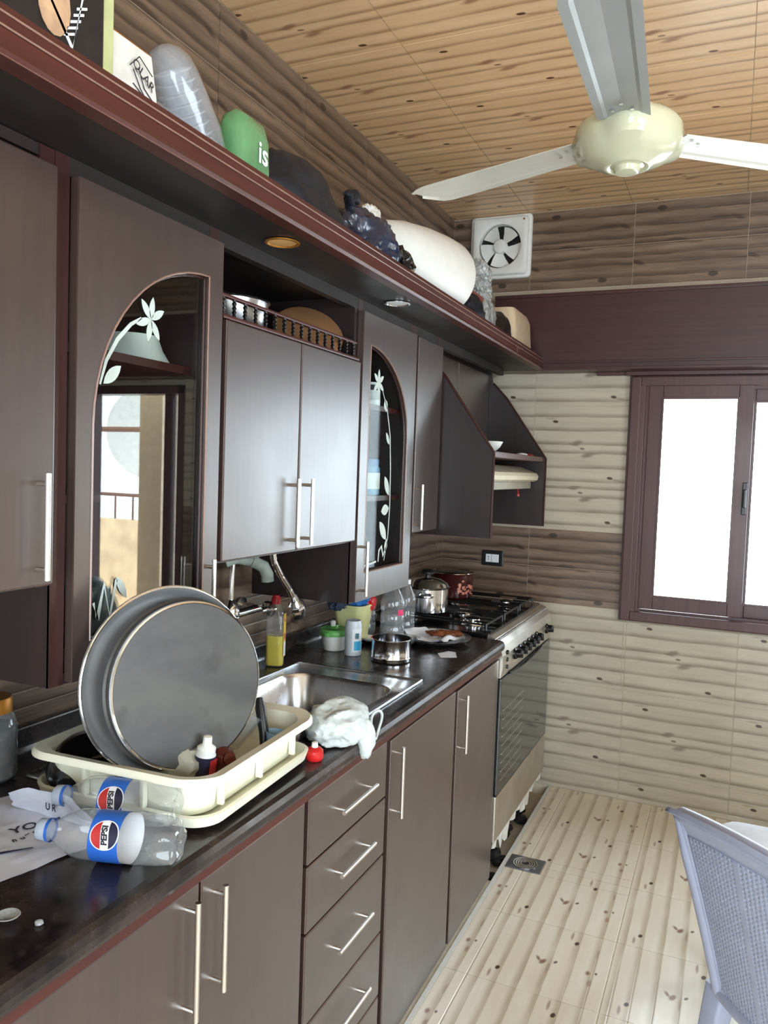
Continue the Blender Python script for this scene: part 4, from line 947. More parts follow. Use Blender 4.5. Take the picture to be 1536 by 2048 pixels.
# the two clear soda bottles lying side by side
def soda_bottle(label, base, cap_pt, turn):
    base, cap_pt = Vector(base), Vector(cap_pt); d = (cap_pt - base); L = d.length; t = thing('soda_bottle', label, 'bottle', base, group='soda bottles lying on the worktop')
    A = axis_m(d); t.rotation_mode = 'QUATERNION'; t.rotation_quaternion = A.to_quaternion()
    R = .0370; lc = A.transposed() @ (CAM - (base + cap_pt) / 2); turn = math.atan2(lc.y, lc.x) + turn
    def petal(a, h): return 1 - (.30 * (0.5 + 0.5 * math.cos(5 * a)) * max(0, 1 - h / .040) ** .7 if h < .040 else 0)
    prof = [(.012, .008), (.024, .001), (.030, .003), (.034, .007), (.0345, .013), (.0358, .020), (.0366, .028), (.0370, .040), (.0370, .060), (.0358, .066), (.0370, .074), (.0370, .100), (.0362, .103), (.0362, .160), (.0370, .163), (.0366, .180), (.0350, .200), (.0270, .222), (.0180, .240), (.0135, .250), (.0130, .258)]
    k_ = (L - .018) / .258; prof = [(r, h * k_) for r, h in prof]
    m = MB(); m.lathe(prof, (0, 0, 0), 60, caps=(True, False), mod=petal); m.build('bottle_body', 'pet', t)
    zt = prof[-1][1]
    m = MB(); m.lathe([(.0155, zt - .001), (.0165, zt), (.0165, zt + .014), (.014, zt + .017), (.001, zt + .017)], (0, 0, 0), 36, mod=lambda a, h: 1 + .01 * math.cos(36 * a)); m.build('cap', thin('pale_blue_cap', (.8, .86, .95, 1), 1.5, .2, (.55, .64, .80, 1), .75), t)
    m = MB(); m.lathe([(.0172, zt - .004), (.0172, zt + .001), (.0160, zt + .001)], (0, 0, 0), 36, caps=(False, False)); m.build('cap_ring', 'blue', t)
    za, zb = .103 * k_, .160 * k_
    m = MB(); N_ = 72; lab = []
    a0, a1 = turn - PI, turn + PI
    for z in (za, zb): lab.append([(.0369 * math.cos(a0 + (a1 - a0) * k / N_), .0369 * math.sin(a0 + (a1 - a0) * k / N_), z) for k in range(N_ + 1)])
    m.loft(lab, (False, False), True, closed=False); lb = m.build('label', 'blue', t)
    m = MB(); m.loft([[(.0358 * math.cos(turn + PI * .5 + PI * k / N_), .0358 * math.sin(turn + PI * .5 + PI * k / N_), z) for k in range(N_ + 1)] for z in (za - .012 * k_, zb)], (False, False), True, closed=False); m.build('label_inside', 'whitelab', t)
    # round emblem: wrapped onto the label
    zc = za + .0265 * k_; ang0 = turn
    def wrap(s, z, rad): a = ang0 + s / rad; return (rad * math.cos(a), rad * math.sin(a), zc + z)
    def region(f0, f1, rmax, rad, n=40):
        m = MB(); vs = []; fs = []
        for i in range(n + 1):
            s = -rmax + 2 * rmax * i / n; h = math.sqrt(max(0, rmax ** 2 - s ** 2)); lo, hi = max(-h, min(h, f0(s, h))), max(-h, min(h, f1(s, h)))
            vs += [wrap(s, lo, rad), wrap(s, hi, rad)]
        fs = [(2 * i, 2 * i + 1, 2 * i + 3, 2 * i + 2) for i in range(n)]
        return m.add(vs, fs, True)
    er = .0205
    region(lambda s, h: -h, lambda s, h: h, er + .0016, .03715).build('emblem_disc', 'whitelab', lb)
    wv = lambda s: .0016 * math.sin(s / er * 2.2)
    region(lambda s, h: .0062 + wv(s), lambda s, h: h, er, .0373).build('emblem_red', 'redprint', lb)
    region(lambda s, h: -h, lambda s, h: -.0066 + wv(s), er, .0373).build('emblem_blue', 'navy', lb)
    vs, fs = text_mesh('PEPSI', .0125, .0006)
    MB().add([wrap(v.x, v.y - .0002 + wv(v.x), .0374) for v in vs], fs).build('lettering', 'ink', lb)
    return t
soda_bottle('clear plastic soda bottle lying on its side, front one at the worktop edge', (.613, .943, CZ + .0385), (.395, .880, CZ + .038), 0.0)
soda_bottle('clear plastic soda bottle lying on its side, rear one against the rack', (.545, 1.022, CZ + .050), (.335, .970, CZ + .046), 0.0)

# carrier bag with lettering, laid flat
def sheet_bag():
    t = thing('carrier_bag', 'flattened white carrier bag with dark lettering under the soda bottles', 'bag')
    corners = {'a': Vector((.405, .800)), 'b': Vector((.455, .955)), 'c': Vector((.345, 1.015)), 'd': Vector((.10, 1.035)), 'e': Vector((.14, .72))}
    N_ = 40; P00, P10, P11, P01 = Vector((.395, .70)), Vector((.460, .970)), Vector((.20, 1.035)), Vector((.10, .70))
    def pt(u, v):
        p = P00.lerp(P10, u).lerp(P01.lerp(P11, u), v)
        z = CZ + .0012 + .0045 * max(0, noise.noise(Vector((p.x * 14, p.y * 14, 3))) + .25) + .003 * max(0, noise.noise(Vector((p.x * 40, p.y * 40, 1))))
        return Vector((p.x, p.y, z))
    m = MB(); vs = [pt(i / N_, j / N_) for i in range(N_ + 1) for j in range(N_ + 1)]; fs = [(i * (N_ + 1) + j, i * (N_ + 1) + j + 1, (i + 1) * (N_ + 1) + j + 1, (i + 1) * (N_ + 1) + j) for i in range(N_) for j in range(N_)]
    m.add(vs, fs, True); m.add([v - Vector((0, 0, .0008)) for v in vs], fs, True); m.build('bag_film', 'sheet', t)
    def zat(x, y): return CZ + .0022 + .0045 * max(0, noise.noise(Vector((x * 14, y * 14, 3))) + .25) + .003 * max(0, noise.noise(Vector((x * 40, y * 40, 1))))
    def flat_text(body, size, x, y, ang, mat='ink'):
        vs, fs = text_mesh(body, size, .0006); c, s = math.cos(ang), math.sin(ang); q = []
        for v in vs: X_, Y_ = x + v.x * c - v.y * s, y + v.x * s + v.y * c; q.append((X_, Y_, zat(X_, Y_) + .0006))
        MB().add(q, fs).build('lettering', mat, t)
    flat_text('YO', .030, .315, .925, 1.15); flat_text('ER', .030, .262, .895, 1.15)
    for k in range(9): flat_text('nu~'[k % 3], .014, .335 + .004 * (k % 2), .888 + .012 * k, 1.2 + .2 * (k % 3))
    MB().add([(.352, .840, zat(.352, .840) + .001), (.385, .880, zat(.385, .88) + .001), (.379, .884, zat(.379, .884) + .001), (.346, .845, zat(.346, .845) + .001)], [(0, 1, 2, 3)]).build('printed_bar', 'navy', t)
    bird = [(0, 0), (.012, .006), (.024, .004), (.034, .012), (.044, .020), (.034, .018), (.030, .012), (.024, .014), (.014, .012), (.004, .008)]
    MB().add([(.215 + b_ * -.6 + a_ * .35, 1.00 + a_ * .9, zat(.215, 1.0) + .0016) for a_, b_ in bird], [tuple(range(len(bird)))]).build('printed_bird', 'redprint', t)
    # standing fold beside the rack
    m = MB(); N2 = 18; vs = []
    for i in range(N2 + 1):
        for j in range(7):
            u, v = i / N2, j / 6; x = .235 + .21 * u; y = .975 + .045 * u * (1 - u) * 0; z = CZ + .004 + v * (.050 + .012 * noise.noise(Vector((u * 4, 3, 1)))) * math.sin(PI * min(1, .12 + u * .9)) ** .6
            vs.append((x, y + .006 * noise.noise(Vector((u * 7, v * 4, 2))) - .012 * v, z))
    m.add(vs, [(i * 7 + j, i * 7 + j + 1, (i + 1) * 7 + j + 1, (i + 1) * 7 + j) for i in range(N2) for j in range(6)], True); m.build('bag_fold', 'sheet', t)
    vs, fs = text_mesh('U R', .016, .0005)
    MB().add([(.335 + v.x * .9, .972 - .012, CZ + .028 + v.y) for v in vs], fs).build('lettering', 'ink', t)
    return t
sheet_bag()
# glass jar with gold lid at the left edge
t = lathe_thing('glass_jar', 'clear glass jar of dark herbs with a gold lid at the rear of the worktop', 'jar', (.092, 1.048, CZ + .001),
    [('jar_body', 'pet', [(.040, 0), (.046, .006), (.046, .10), (.040, .118), (.034, .124), (.034, .135)]), ('jar_contents', 'jarfill', [(.001, .004), (.042, .006), (.043, .098), (.001, .1)]), ('lid', 'gold', [(.037, .126), (.037, .150), (.035, .154), (.001, .155)])])
# clear plastic scrap at the near end of the worktop
t = thing('plastic_spoon', 'clear plastic spoon lying near the front of the worktop', 'spoon', (.505, .728, CZ + .004))
m = MB(); m.lathe([(.001, 0), (.010, .002), (.016, .006), (.015, .007), (.009, .004), (.001, .002)], (0, 0, 0), 20); m.build('spoon_bowl', 'bagclear', t)
m = MB(); m.tube([(-.015, -.004, .005), (-.05, -.03, .004), (-.09, -.05, .002)], .003, 8); m.build('spoon_handle', 'bagclear', t)
o = blob((.545, .742, CZ + .003), (.006, .005, .004), 4, .4, 2, 2, flat=CZ + .0005).build('plastic_crumb', 'bagclear'); tag(o, 'tiny clear plastic crumb on the worktop beside the spoon', 'scrap')
# cloth bag lying at the edge of the sink
t = thing('cloth', 'crumpled grey-white cloth bag with a drawstring loop at the worktop edge by the sink', 'cloth', (0, 0, 0))
m = blob((.560, 1.560, CZ + .038), (.062, .080, .046), 12, .30, 1.4, 5, flat=CZ + .003, wrinkle=.07); m.build('cloth_body', 'cloth', t)
m = blob((.618, 1.585, CZ + .004), (.018, .022, .040), 17, .3, 2.0, 3, wrinkle=.12); m.build('cloth_corner', 'cloth', t)
m = MB(); m.tube([(.618 + .004 * math.sin(a * 2), 1.640 + .026 * math.cos(a), CZ + .020 + .032 * math.sin(a)) for a in [2 * PI * k / 24 for k in range(25)]], .0032, 8); m.build('drawstring', 'cloth', t)
o = blob((.500, 1.555, CZ + .020), (.028, .040, .022), 21, .3, 2, 3, flat=CZ + .005).build('black_scourer', 'black'); tag(o, 'black scouring sponge between the rack and the white cloth', 'sponge')
t = lathe_thing('red_stopper', 'red ribbed plastic stopper with a white tip beside the rack', 'stopper', (.575, 1.425, CZ + .001), [('stopper_body', 'redp', [(.001, 0), (.016, 0), (.019, .006), (.018, .020), (.012, .026), (.001, .027)]), ('tip', 'whitepl', [(.007, .026), (.006, .036), (.001, .038)])], n=28)
# washing-up liquid
t = thing('soap_bottle', 'clear bottle of yellow washing-up liquid with a red cap behind the sink', 'bottle', (.098, 2.045, CZ + .001), math.radians(15))
m = MB(); m.loft([rr(0, 0, .026, .017, .012, 0, 6), rr(0, 0, .028, .019, .014, .008, 6), rr(0, 0, .028, .019, .014, .150, 6), rr(0, 0, .020, .015, .012, .175, 6), rr(0, 0, .012, .012, .0119, .192, 6)], (True, False)); m.build('bottle_body', 'pet', t)
m = MB(); m.loft([rr(0, 0, .025, .0165, .012, .003, 6), rr(0, 0, .0265, .0175, .013, .010, 6), rr(0, 0, .0265, .0175, .013, .092, 6)], (True, True)); m.build('liquid', 'soap', t)
m = MB(); m.lathe([(.014, .188), (.014, .206), (.011, .210), (.011, .214), (.001, .215)], (0, 0, 0), 24); m.build('cap', 'redp', t)
m = MB(); m.box(.0282, .0288, -.010, .013, .030, .160); m.build('label', plain('yellow_label', srgb(222, 182, 60), .5), t)
MB().box(.0288, .0291, -.008, .011, .032, .075).build('label_panel', 'whitelab', t); MB().box(.0288, .0291, -.004, .008, .082, .100).build('label_patch', 'redprint', t)
MB().lathe([(.006, 0), (.001, .0006)], (.0288, .002, .140), 16, axis_m((1, 0, 0))).build('label_seal', 'redprint', t)
# food tub with green lid
t = thing('food_tub', 'white plastic tub with a green clip lid on the worktop', 'tub', (.150, 2.335, CZ + .001))
MB().lathe([(.001, 0), (.034, 0), (.037, .004), (.046, .060), (.044, .060), (.001, .055)], (0, 0, 0), 36).build('tub_body', 'whitepl', t)
MB().lathe([(.050, .050), (.052, .054), (.051, .064), (.046, .070), (.040, .067), (.001, .066)], (0, 0, 0), 36).build('lid', 'greenlid', t)
m = MB(); m.box(-.006, .006, -.060, -.046, .050, .064, .002); m.box(-.006, .006, .046, .060, .050, .064, .002); m.box(-.012, .012, -.010, .010, .068, .082, .004); m.build('lid_clip', 'greenlid', t)
MB().lathe([(.008, .080), (.009, .094), (.006, .098), (.001, .098)], (0, -.012, 0), 16).build('lid_tag', 'whitepl', t)
# white cut bottle with blue label
t = lathe_thing('scouring_bottle', 'small white plastic container with blue label in front of the cream tub', 'bottle', (.236, 2.300, CZ + .001), [('container_body', plain('milky_plastic', srgb(196, 204, 212), .35), [(.001, 0), (.026, 0), (.0275, .004), (.0275, .095), (.026, .100), (.024, .112), (.022, .112), (.001, .104)])])
m = MB(); m.loft([[(.0279 * math.cos(-1.25 + 1.5 * k / 16), .0279 * math.sin(-1.25 + 1.5 * k / 16), z) for k in range(17)] for z in (.014, .088)], (False, False), True, closed=False); m.build('label', 'whitelab', t)
m = MB(); m.loft([[(.0282 * math.cos(-1.0 + 1.1 * k / 16), .0282 * math.sin(-1.0 + 1.1 * k / 16), z) for k in range(17)] for z in (.018, .048)], (False, False), True, closed=False); m.build('label_band', plain('cyan_print', srgb(60, 170, 220), .4), t)
m = MB(); m.loft([[(.0282 * math.cos(-.9 + .5 * k / 10), .0282 * math.sin(-.9 + .5 * k / 10), z) for k in range(11)] for z in (.056, .074)], (False, False), True, closed=False); m.build('label_mark', plain('slate_print', srgb(70, 110, 120), .4), t)
# cream tub with cloths
t = thing('plastic_tub', 'cream plastic tub stuffed with blue and dark cloths behind the green-lidded tub', 'tub', (.148, 2.478, CZ + .001))
m = MB(); m.loft([rr(0, 0, .042, .042, .02, 0, 6), rr(0, 0, .058, .058, .026, .128, 6), rr(0, 0, .062, .062, .028, .128, 6), rr(0, 0, .062, .062, .028, .134, 6), rr(0, 0, .055, .055, .026, .134, 6), rr(0, 0, .042, .042, .02, .02, 6)], (True, True)); m.build('tub_body', 'olive', t)
for nm, lb, c, r, mt, sd in (('cloth_wad', 'dark grey crumpled cloth in the cream tub, left of the blue one', (.115, 2.440, CZ + .145), (.034, .034, .030), 'darkcloth', 2), ('cloth_wad', 'bright blue crumpled cloth in the middle of the cream tub', (.160, 2.475, CZ + .150), (.036, .034, .030), 'bluecloth', 6), ('cloth_wad', 'red and white packet corner in the right side of the cream tub', (.190, 2.510, CZ + .145), (.022, .022, .032), 'redp', 9)):
    o = blob(c, r, sd, .45, 2.2, 4, wrinkle=.25).build(nm, mt); tag(o, lb, 'packet' if 'packet' in lb else 'cloth')
# stacked saucers
t = lathe_thing('saucer', 'dark saucer with a small white dish on it, beside the cream tub', 'saucer', (.212, 2.492, CZ + .001), [('saucer_body', 'gloss_black', [(.001, 0), (.03, 0), (.054, .014), (.055, .016), (.03, .004), (.001, .004)])])
lathe_thing('small_dish', 'small white dish resting on the dark saucer', 'dish', (.205, 2.485, CZ + .007), [('dish_body', 'white', [(.001, 0), (.018, 0), (.032, .014), (.031, .015), (.018, .003), (.001, .003)])])
lathe_thing('glass_bowl', 'low clear glass bowl behind the steel ring tin', 'bowl', (.322, 2.520, CZ + .001), [('bowl_body', 'pet', [(.001, 0), (.026, 0), (.040, .012), (.047, .030), (.045, .030), (.036, .012), (.001, .004)])], n=40)
# water bottles under the arched cabinet
def water_bottle(label, x, y, r, h, capm, lab=None, fill=None, grp='clear water bottles under the arched cabinet'):
    t = thing('water_bottle', label, 'bottle', (x, y, CZ + .001), group=grp)
    MB().lathe([(.001, .004), (r * .7, 0), (r * .95, .010), (r, .02), (r, h * .22), (r * .93, h * .25), (r, h * .28), (r, h * .40), (r * .88, h * .46), (r, h * .52), (r, h * .66), (r * .80, h * .76), (r * .42, h * .90), (r * .36, h * .93)], (0, 0, 0), 40, caps=(True, False), mod=lambda a, hh: 1 + .03 * math.cos(10 * a) * (1 if hh < .05 else 0)).build('bottle_body', 'pet', t)
    MB().lathe([(r * .42, h * .92), (r * .42, h), (r * .38, h * 1.005), (.001, h * 1.005)], (0, 0, 0), 24).build('cap', capm, t)
    if fill: MB().lathe([(.001, .006), (r * .93, .012), (r * .96, h * fill), (.001, h * fill)], (0, 0, 0), 32).build('water', 'pet', t)
    if lab:
        m = MB(); m.loft([[(r * 1.01 * math.cos(-.75 + .55 * k / 8), r * 1.01 * math.sin(-.75 + .55 * k / 8), z) for k in range(9)] for z in (h * .43, h * .53)], (False, False), True, closed=False); m.build('label', lab, t)
    return t
water_bottle('clear water bottle with a small pink label, front one under the arched cabinet', .246, 2.600, .044, .205, 'bluecloth', plain('pink_label', srgb(220, 60, 110), .4), .45)
water_bottle('clear ribbed water bottle between the cream tub and the pink-labelled bottle', .140, 2.605, .036, .195, 'bluecloth')
water_bottle('clear water bottle with blue cap, rear one close to the tiled wall', .085, 2.700, .034, .200, 'bluecloth')
water_bottle('clear water bottle close behind the pink-labelled one, nearer the steel pot', .255, 2.705, .034, .200, 'whitelab')
# steel ring tin
t = thing('ring_tin', 'shiny round steel cake tin standing at the front of the black worktop', 'tin', (.372, 2.296, CZ + .001))
MB().lathe([(.001, .001), (.062, .001), (.0635, .004), (.0625, .010), (.064, .013), (.0625, .017), (.0625, .066), (.0645, .069), (.0645, .072), (.0610, .072), (.0610, .012), (.001, .006)], (0, 0, 0), 56).build('tin_body', 'chrome', t)
# plate with food
t = thing('plate', 'round steel plate with fried fish scraps and paper at the cooker end of the worktop', 'plate', (.393, 2.645, CZ + .001), math.radians(20))
MB().lathe([(.001, 0), (.085, 0), (.105, .010), (.128, .016), (.129, .018), (.104, .013), (.084, .003), (.001, .003)], (0, 0, 0), 56).build('plate_body', 'steel', t)
m = MB(); N_ = 22; vs = []
for i in range(N_ + 1):
    for j in range(N_ + 1):
        u, v = i / N_ * 2 - 1, j / N_ * 2 - 1; a = math.atan2(v, u); rr_ = (.100 + .016 * math.sin(3 * a) + .010 * math.sin(7 * a)) * max(abs(u), abs(v)); x, y = rr_ * math.cos(a), rr_ * math.sin(a)
        vs.append((x, y, .008 + max(0, rr_ - .08) * .35 + .030 * max(0, noise.noise(Vector((x * 22, y * 22, 4)))) * (1 if abs(x) + abs(y) > .03 else .3)))
m.add(vs, [(i * (N_ + 1) + j, i * (N_ + 1) + j + 1, (i + 1) * (N_ + 1) + j + 1, (i + 1) * (N_ + 1) + j) for i in range(N_) for j in range(N_)], True); o = m.build('kitchen_paper', 'paper'); o.location = (.380, 2.640, CZ + .002); tag(o, 'sheet of white kitchen paper lying on the steel plate', 'paper')
rnd = random.Random(5)
for k in range(5):
    a = rnd.uniform(0, 2 * PI); px, py = .405 + .022 * math.cos(a) + .006 * k, 2.690 + .026 * math.sin(a)
    o = blob((px, py, CZ + .022 + .002 * k), (.034, .015, .008), 30 + k, .6, 2.5, 3, wrinkle=.25).build('fried_fish', 'food'); tag(o, ['fried brown fish piece on the paper, longest of the pile', 'fried brown fish piece at the sink side of the plate', 'fried brown fish piece at the top of the pile', 'fried brown fish piece at the cooker side of the plate', 'fried brown fish piece at the front of the plate'][k], 'food', 'fried fish pieces on the steel plate')
m = MB(); m.add([(.50, 2.41, CZ + .0012), (.545, 2.44, CZ + .0012), (.52, 2.50, CZ + .004), (.49, 2.515, CZ + .0015), (.47, 2.46, CZ + .002), (.53, 2.475, CZ + .0015)], [(0, 5, 4), (0, 1, 5), (5, 1, 2), (4, 5, 2, 3)]); tag(m.build('paper_scrap', 'paper'), 'torn scrap of pale paper on the worktop in front of the plate', 'scrap')
# pots on the cooker
t = thing('steel_pot', 'shiny stainless pot with a domed lid on the near burner', 'pot', (.235, 2.975, .9405))
MB().lathe([(.001, 0), (.078, 0), (.084, .006), (.085, .095), (.088, .098), (.086, .100), (.082, .098), (.080, .010), (.001, .004)], (0, 0, 0), 56).build('pot_body', 'chrome', t)
l = MB().lathe([(.091, .099), (.092, .102), (.086, .106), (.080, .116), (.055, .130), (.02, .137), (.001, .138)], (0, 0, 0), 56).build('lid', 'chrome', t)
MB().lathe([(.010, .135), (.010, .146), (.026, .152), (.028, .160), (.020, .168), (.001, .170)], (0, 0, 0), 28).build('lid_knob', 'black', l)
for s in (-1, 1):
    c, s_ = math.cos(math.radians(-75)), math.sin(math.radians(-75)); q = [Vector((.083, -.030, .072)), Vector((.104, -.030, .074)), Vector((.118, -.012, .074)), Vector((.118, .012, .074)), Vector((.104, .030, .074)), Vector((.083, .030, .072))]
    MB().tube([(s * (p.x * c - p.y * s_), s * (p.x * s_ + p.y * c), p.z) for p in q], .0055, 8).build('pot_handle', 'chrome', t)
t = thing('enamel_pot', 'maroon enamel pot with a pale floral print on the rear burner by the corner', 'pot', (.205, 3.375, .9405))
MB().lathe([(.001, 0), (.080, 0), (.090, .010), (.094, .10), (.097, .112), (.095, .114), (.091, .110), (.086, .014), (.001, .006)], (0, 0, 0), 56).build('pot_body', 'redpot', t)
m = MB(); m.tube([(.0965 * math.cos(2 * PI * k / 56), .0965 * math.sin(2 * PI * k / 56), .114) for k in range(57)], .002, 6, caps=False); m.build('steel_rim', 'chrome', t)
rnd = random.Random(9); m = MB()
for k in range(44):
    a = rnd.uniform(-.95, .35); z = .045 + rnd.gauss(0, .5) * .028; r_ = .0905 + z * .04; w_ = rnd.uniform(.004, .009); pts = []
    for j in range(6):
        q = 2 * PI * j / 6 + k; pts.append(((r_ + .0012) * math.cos(a + w_ * math.cos(q) / r_), (r_ + .0012) * math.sin(a + w_ * math.cos(q) / r_), min(.1, max(.01, z + w_ * .8 * math.sin(q)))))
    m.add(pts, [tuple(range(6))])
tag(m.build('floral_print', 'pinkprint', t), None, None, None, 'stuff')
m = MB()
for s in (-1, 1): m.tube([(.05 * s - .01, -.0, .118), (.05 * s, 0, .128), (.05 * s + .01, 0, .118)], .004, 6)
MB().lathe([(.090, .112), (.080, .116), (.001, .120)], (0, 0, 0), 40).build('lid', 'gloss_black', t)

# things inside the glass cabinets
bowl('ribbed_bowl', 'white ribbed bowl upside down on the top shelf behind the tall arched glass', 'bowl', (.195, 1.285, 1.7545), .082, .053, 'white', .7, 40).rotation_euler = (PI, 0, 0)
lathe_thing('mug', 'white and grey mug on the top shelf behind the narrow arched glass', 'mug', (.265, 2.315, 1.7005), [('mug_body', 'whitelab', [(.001, 0), (.026, 0), (.028, .004), (.028, .075), (.025, .075), (.025, .006), (.001, .005)]), ('mug_band', 'ink', [(.0284, .05), (.0285, .051), (.0285, .066), (.0284, .067)])])
lathe_thing('blue_jar', 'pale blue jar with white label on the lower shelf behind the narrow arched glass', 'jar', (.262, 2.325, 1.4185), [('jar_body', plain('pale_blue_glass', srgb(120, 160, 196), .15), [(.001, 0), (.032, 0), (.034, .004), (.034, .085), (.026, .096), (.001, .097)]), ('lid', plain('blue_lid', srgb(80, 120, 170), .3), [(.030, .094), (.030, .112), (.028, .115), (.001, .115)]), ('label', 'whitelab', [(.0344, .02), (.0345, .021), (.0345, .07), (.0344, .071)])])
lathe_thing('dark_cup', 'dark teal mug on the cabinet floor behind the tall arched glass', 'mug', (.22, 1.15, 1.145), [('mug_body', plain('dark_teal_glaze', srgb(32, 52, 58), .25), [(.001, 0), (.040, 0), (.046, .01), (.05, .11), (.046, .12), (.043, .11), (.04, .01), (.001, .008)])])
# things in the open niche behind the gallery rail
lathe_thing('steel_pan', 'steel pan with rolled rim in the open niche behind the gallery rail', 'pan', (.20, 1.62, 1.814), [('pan_body', 'steel', [(.001, 0), (.075, 0), (.085, .01), (.095, .075), (.099, .078), (.097, .080), (.091, .076), (.08, .012), (.001, .006)])])
lathe_thing('glass_dish', 'pale glass dish in the niche beside the arched door, left of the steel pan', 'dish', (.25, 1.452, 1.814), [('dish_body', plain('pale_dish', srgb(150, 160, 170), .2), [(.001, 0), (.03, 0), (.038, .06), (.035, .06), (.028, .006), (.001, .005)])])
b = MB(); b.lathe([(.001, -.008), (.095, -.008), (.100, -.004), (.100, .004), (.095, .008), (.001, .008)], (0, 0, 0), 48, axis_m((.55, -.55, .62))); o = b.build('wooden_board', 'woodbrown'); o.location = (.225, 1.965, 1.876); tag(o, 'round brown wooden board leaning in the open niche by the gallery rail', 'board')

# ------------------------------------------------------------------ things on the cornice shelf
TZ = 2.0325
t = thing('photo_box', 'black printed carton with a pale picture at the left end of the cornice shelf', 'box', (0, 0, TZ))
MB().box(.18, .415, .72, .968, 0, .33, .003).build('carton', 'photo', t)
def on_face(x, y0, z0, poly, mat, name, par): MB().prism([(y0 + a, z0 + b) for a, b in poly], 0, x, x + .0008).build(name, mat, par)
on_face(.4155, .87, .115, [(.030 * math.cos(k * PI / 8), .045 * math.sin(k * PI / 8)) for k in range(16)], 'beigeprint', 'printed_picture', t)
on_face(.4155, .80, .10, [(0, .09), (.004, .09), (.105, -.028), (.130, .07), (.126, .07), (.104, -.036)], 'whitelab', 'printed_arrow', t)
for k in range(5): on_face(.4155, .888 + .006 * k, .078 + .012 * k, [(0, 0), (.020, .010), (.020, .014), (0, .004)], 'whitelab', 'printed_stripe', t)
t2 = MB().box(.24, .412, .970, .992, 0, .30, .002).build('green_carton', 'palegreen'); t2.location = (0, 0, TZ); tag(t2, 'pale green worn carton edge between the black carton and the white bag', 'box')
t = thing('white_box', 'white paper bag with a thin line drawing on the cornice shelf', 'bag', (0, 0, TZ))
m = MB(); m.loft([rr(.33, 1.052, .075, .052, .004, 0, 4), rr(.328, 1.050, .078, .054, .004, .08, 4), rr(.325, 1.048, .072, .052, .004, .150, 4), rr(.325, 1.048, .070, .050, .004, .152, 4)], (True, True), False); m.build('bag_body', 'whitepl', t)
for a, b in [(tuple(np_), tuple(nq_)) for np_, nq_ in [((a_[0] - .006, a_[1] + .052), (b_[0] - .006, b_[1] + .052)) for a_, b_ in (((1.048, .03), (1.090, .012)), ((1.040, .055), (1.062, .078)), ((1.062, .078), (1.094, .060)), ((1.048, .052), (1.066, .028)), ((1.066, .028), (1.092, .006)), ((1.060, .060), (1.075, .032)), ((1.075, .032), (1.096, .020)))]]: MB().tube([(.4075, a[0], a[1]), (.4075, b[0], b[1])], .0009, 5).build('drawn_line', 'ink', t)
vs, fs = text_mesh('QLAR', .022, .0002); c_, s_ = math.cos(-.5), math.sin(-.5)
MB().add([(.4082, 1.066 + v.x * c_ - v.y * s_, .104 + v.x * s_ + v.y * c_) for v in vs], fs).build('lettering', 'ink', t)
MB().box(.26, .395, 1.0, 1.1, .150, .154, .001).build('bag_top', 'gold', t)
# clear stack of cups in a bag
t = thing('cup_stack', 'leaning bag of stacked cloudy plastic cups on the cornice shelf', 'cups', (.37, 1.262, TZ + .036)); t.rotation_euler = (-.0, 0, 0)
A = axis_m((0, -.62, .85))
m = MB(); m.lathe([(.001, -.012), (.040, -.008), (.052, .01), (.056, .06), (.054, .12), (.051, .155), (.044, .180), (.030, .198), (.014, .207), (.001, .209)], (0, .015, 0), 40, A, mod=lambda a, h: 1 + .05 * math.sin(3 * a + h * 20)); m.build('outer_film', 'cupclear', t)
for k in range(9): MB().lathe([(.028, .004 + .018 * k), (.036, .016 + .018 * k), (.041, .018 + .018 * k), (.042, .0195 + .018 * k), (.040, .021 + .018 * k)], (0, .015, 0), 28, A, caps=(False, False)).build('cup', 'cuprim', t)
t = thing('green_bag', 'translucent green packet with white lettering on the cornice shelf', 'bag', (.40, 1.370, TZ))
m = MB(); m.loft([rr(0, 0, .030, .052, .02, 0, 8), rr(0, 0, .038, .058, .028, .06, 8), rr(0, .0, .036, .056, .028, .120, 8), rr(0, 0, .030, .050, .026, .150, 8), rr(0, 0, .012, .035, .010, .164, 8)], (True, True)); m.build('packet', 'baggreen', t)
vs, fs = text_mesh('is', .060, .0012)
MB().add([(.0400, .012 + v.x, .088 + v.y) for v in vs], fs).build('lettering', 'whitelab', t)
o = blob((.35, 1.625, TZ + .045), (.10, .195, .122), 41, .22, 1.3, 5, flat=TZ + .001, wrinkle=.05).build('black_bag', 'blackbag'); tag(o, 'low dull black plastic bag slumped on the cornice shelf, right of the green packet', 'bag')
t = thing('knotted_black_bag', 'glossy blue-black plastic bag with a knot beside the white container', 'bag')
blob((.36, 1.985, TZ + .06), (.10, .125, .100), 53, .25, 1.8, 5, flat=TZ + .001, wrinkle=.08).build('bag_body', 'bluebag', t)
m = MB(); m.tube([(.36, 1.95, TZ + .13), (.36, 1.935, TZ + .160), (.362, 1.92, TZ + .180), (.366, 1.94, TZ + .192), (.368, 1.965, TZ + .186)], [.030, .014, .016, .020, .008], 12); m.build('knot', 'blackbag', t)
m = MB(); m.tube([(.36, 1.945, TZ + .155), (.37, 1.90, TZ + .19), (.37, 1.885, TZ + .185)], [.010, .014, .005], 10); m.build('bag_ear', 'blackbag', t)
t = thing('black_film_bag', 'small crackled black film bag between the knotted bag and the white container', 'bag')
blob((.40, 2.145, TZ + .035), (.045, .065, .060), 57, .5, 2.5, 4, flat=TZ + .001, wrinkle=.35).build('bag_body', 'gloss_black', t)
t = thing('white_container', 'big white plastic bin lying on its side on the cornice shelf', 'bin', (.325, 2.13, TZ))
A = axis_m((.08, 1, .02)); 
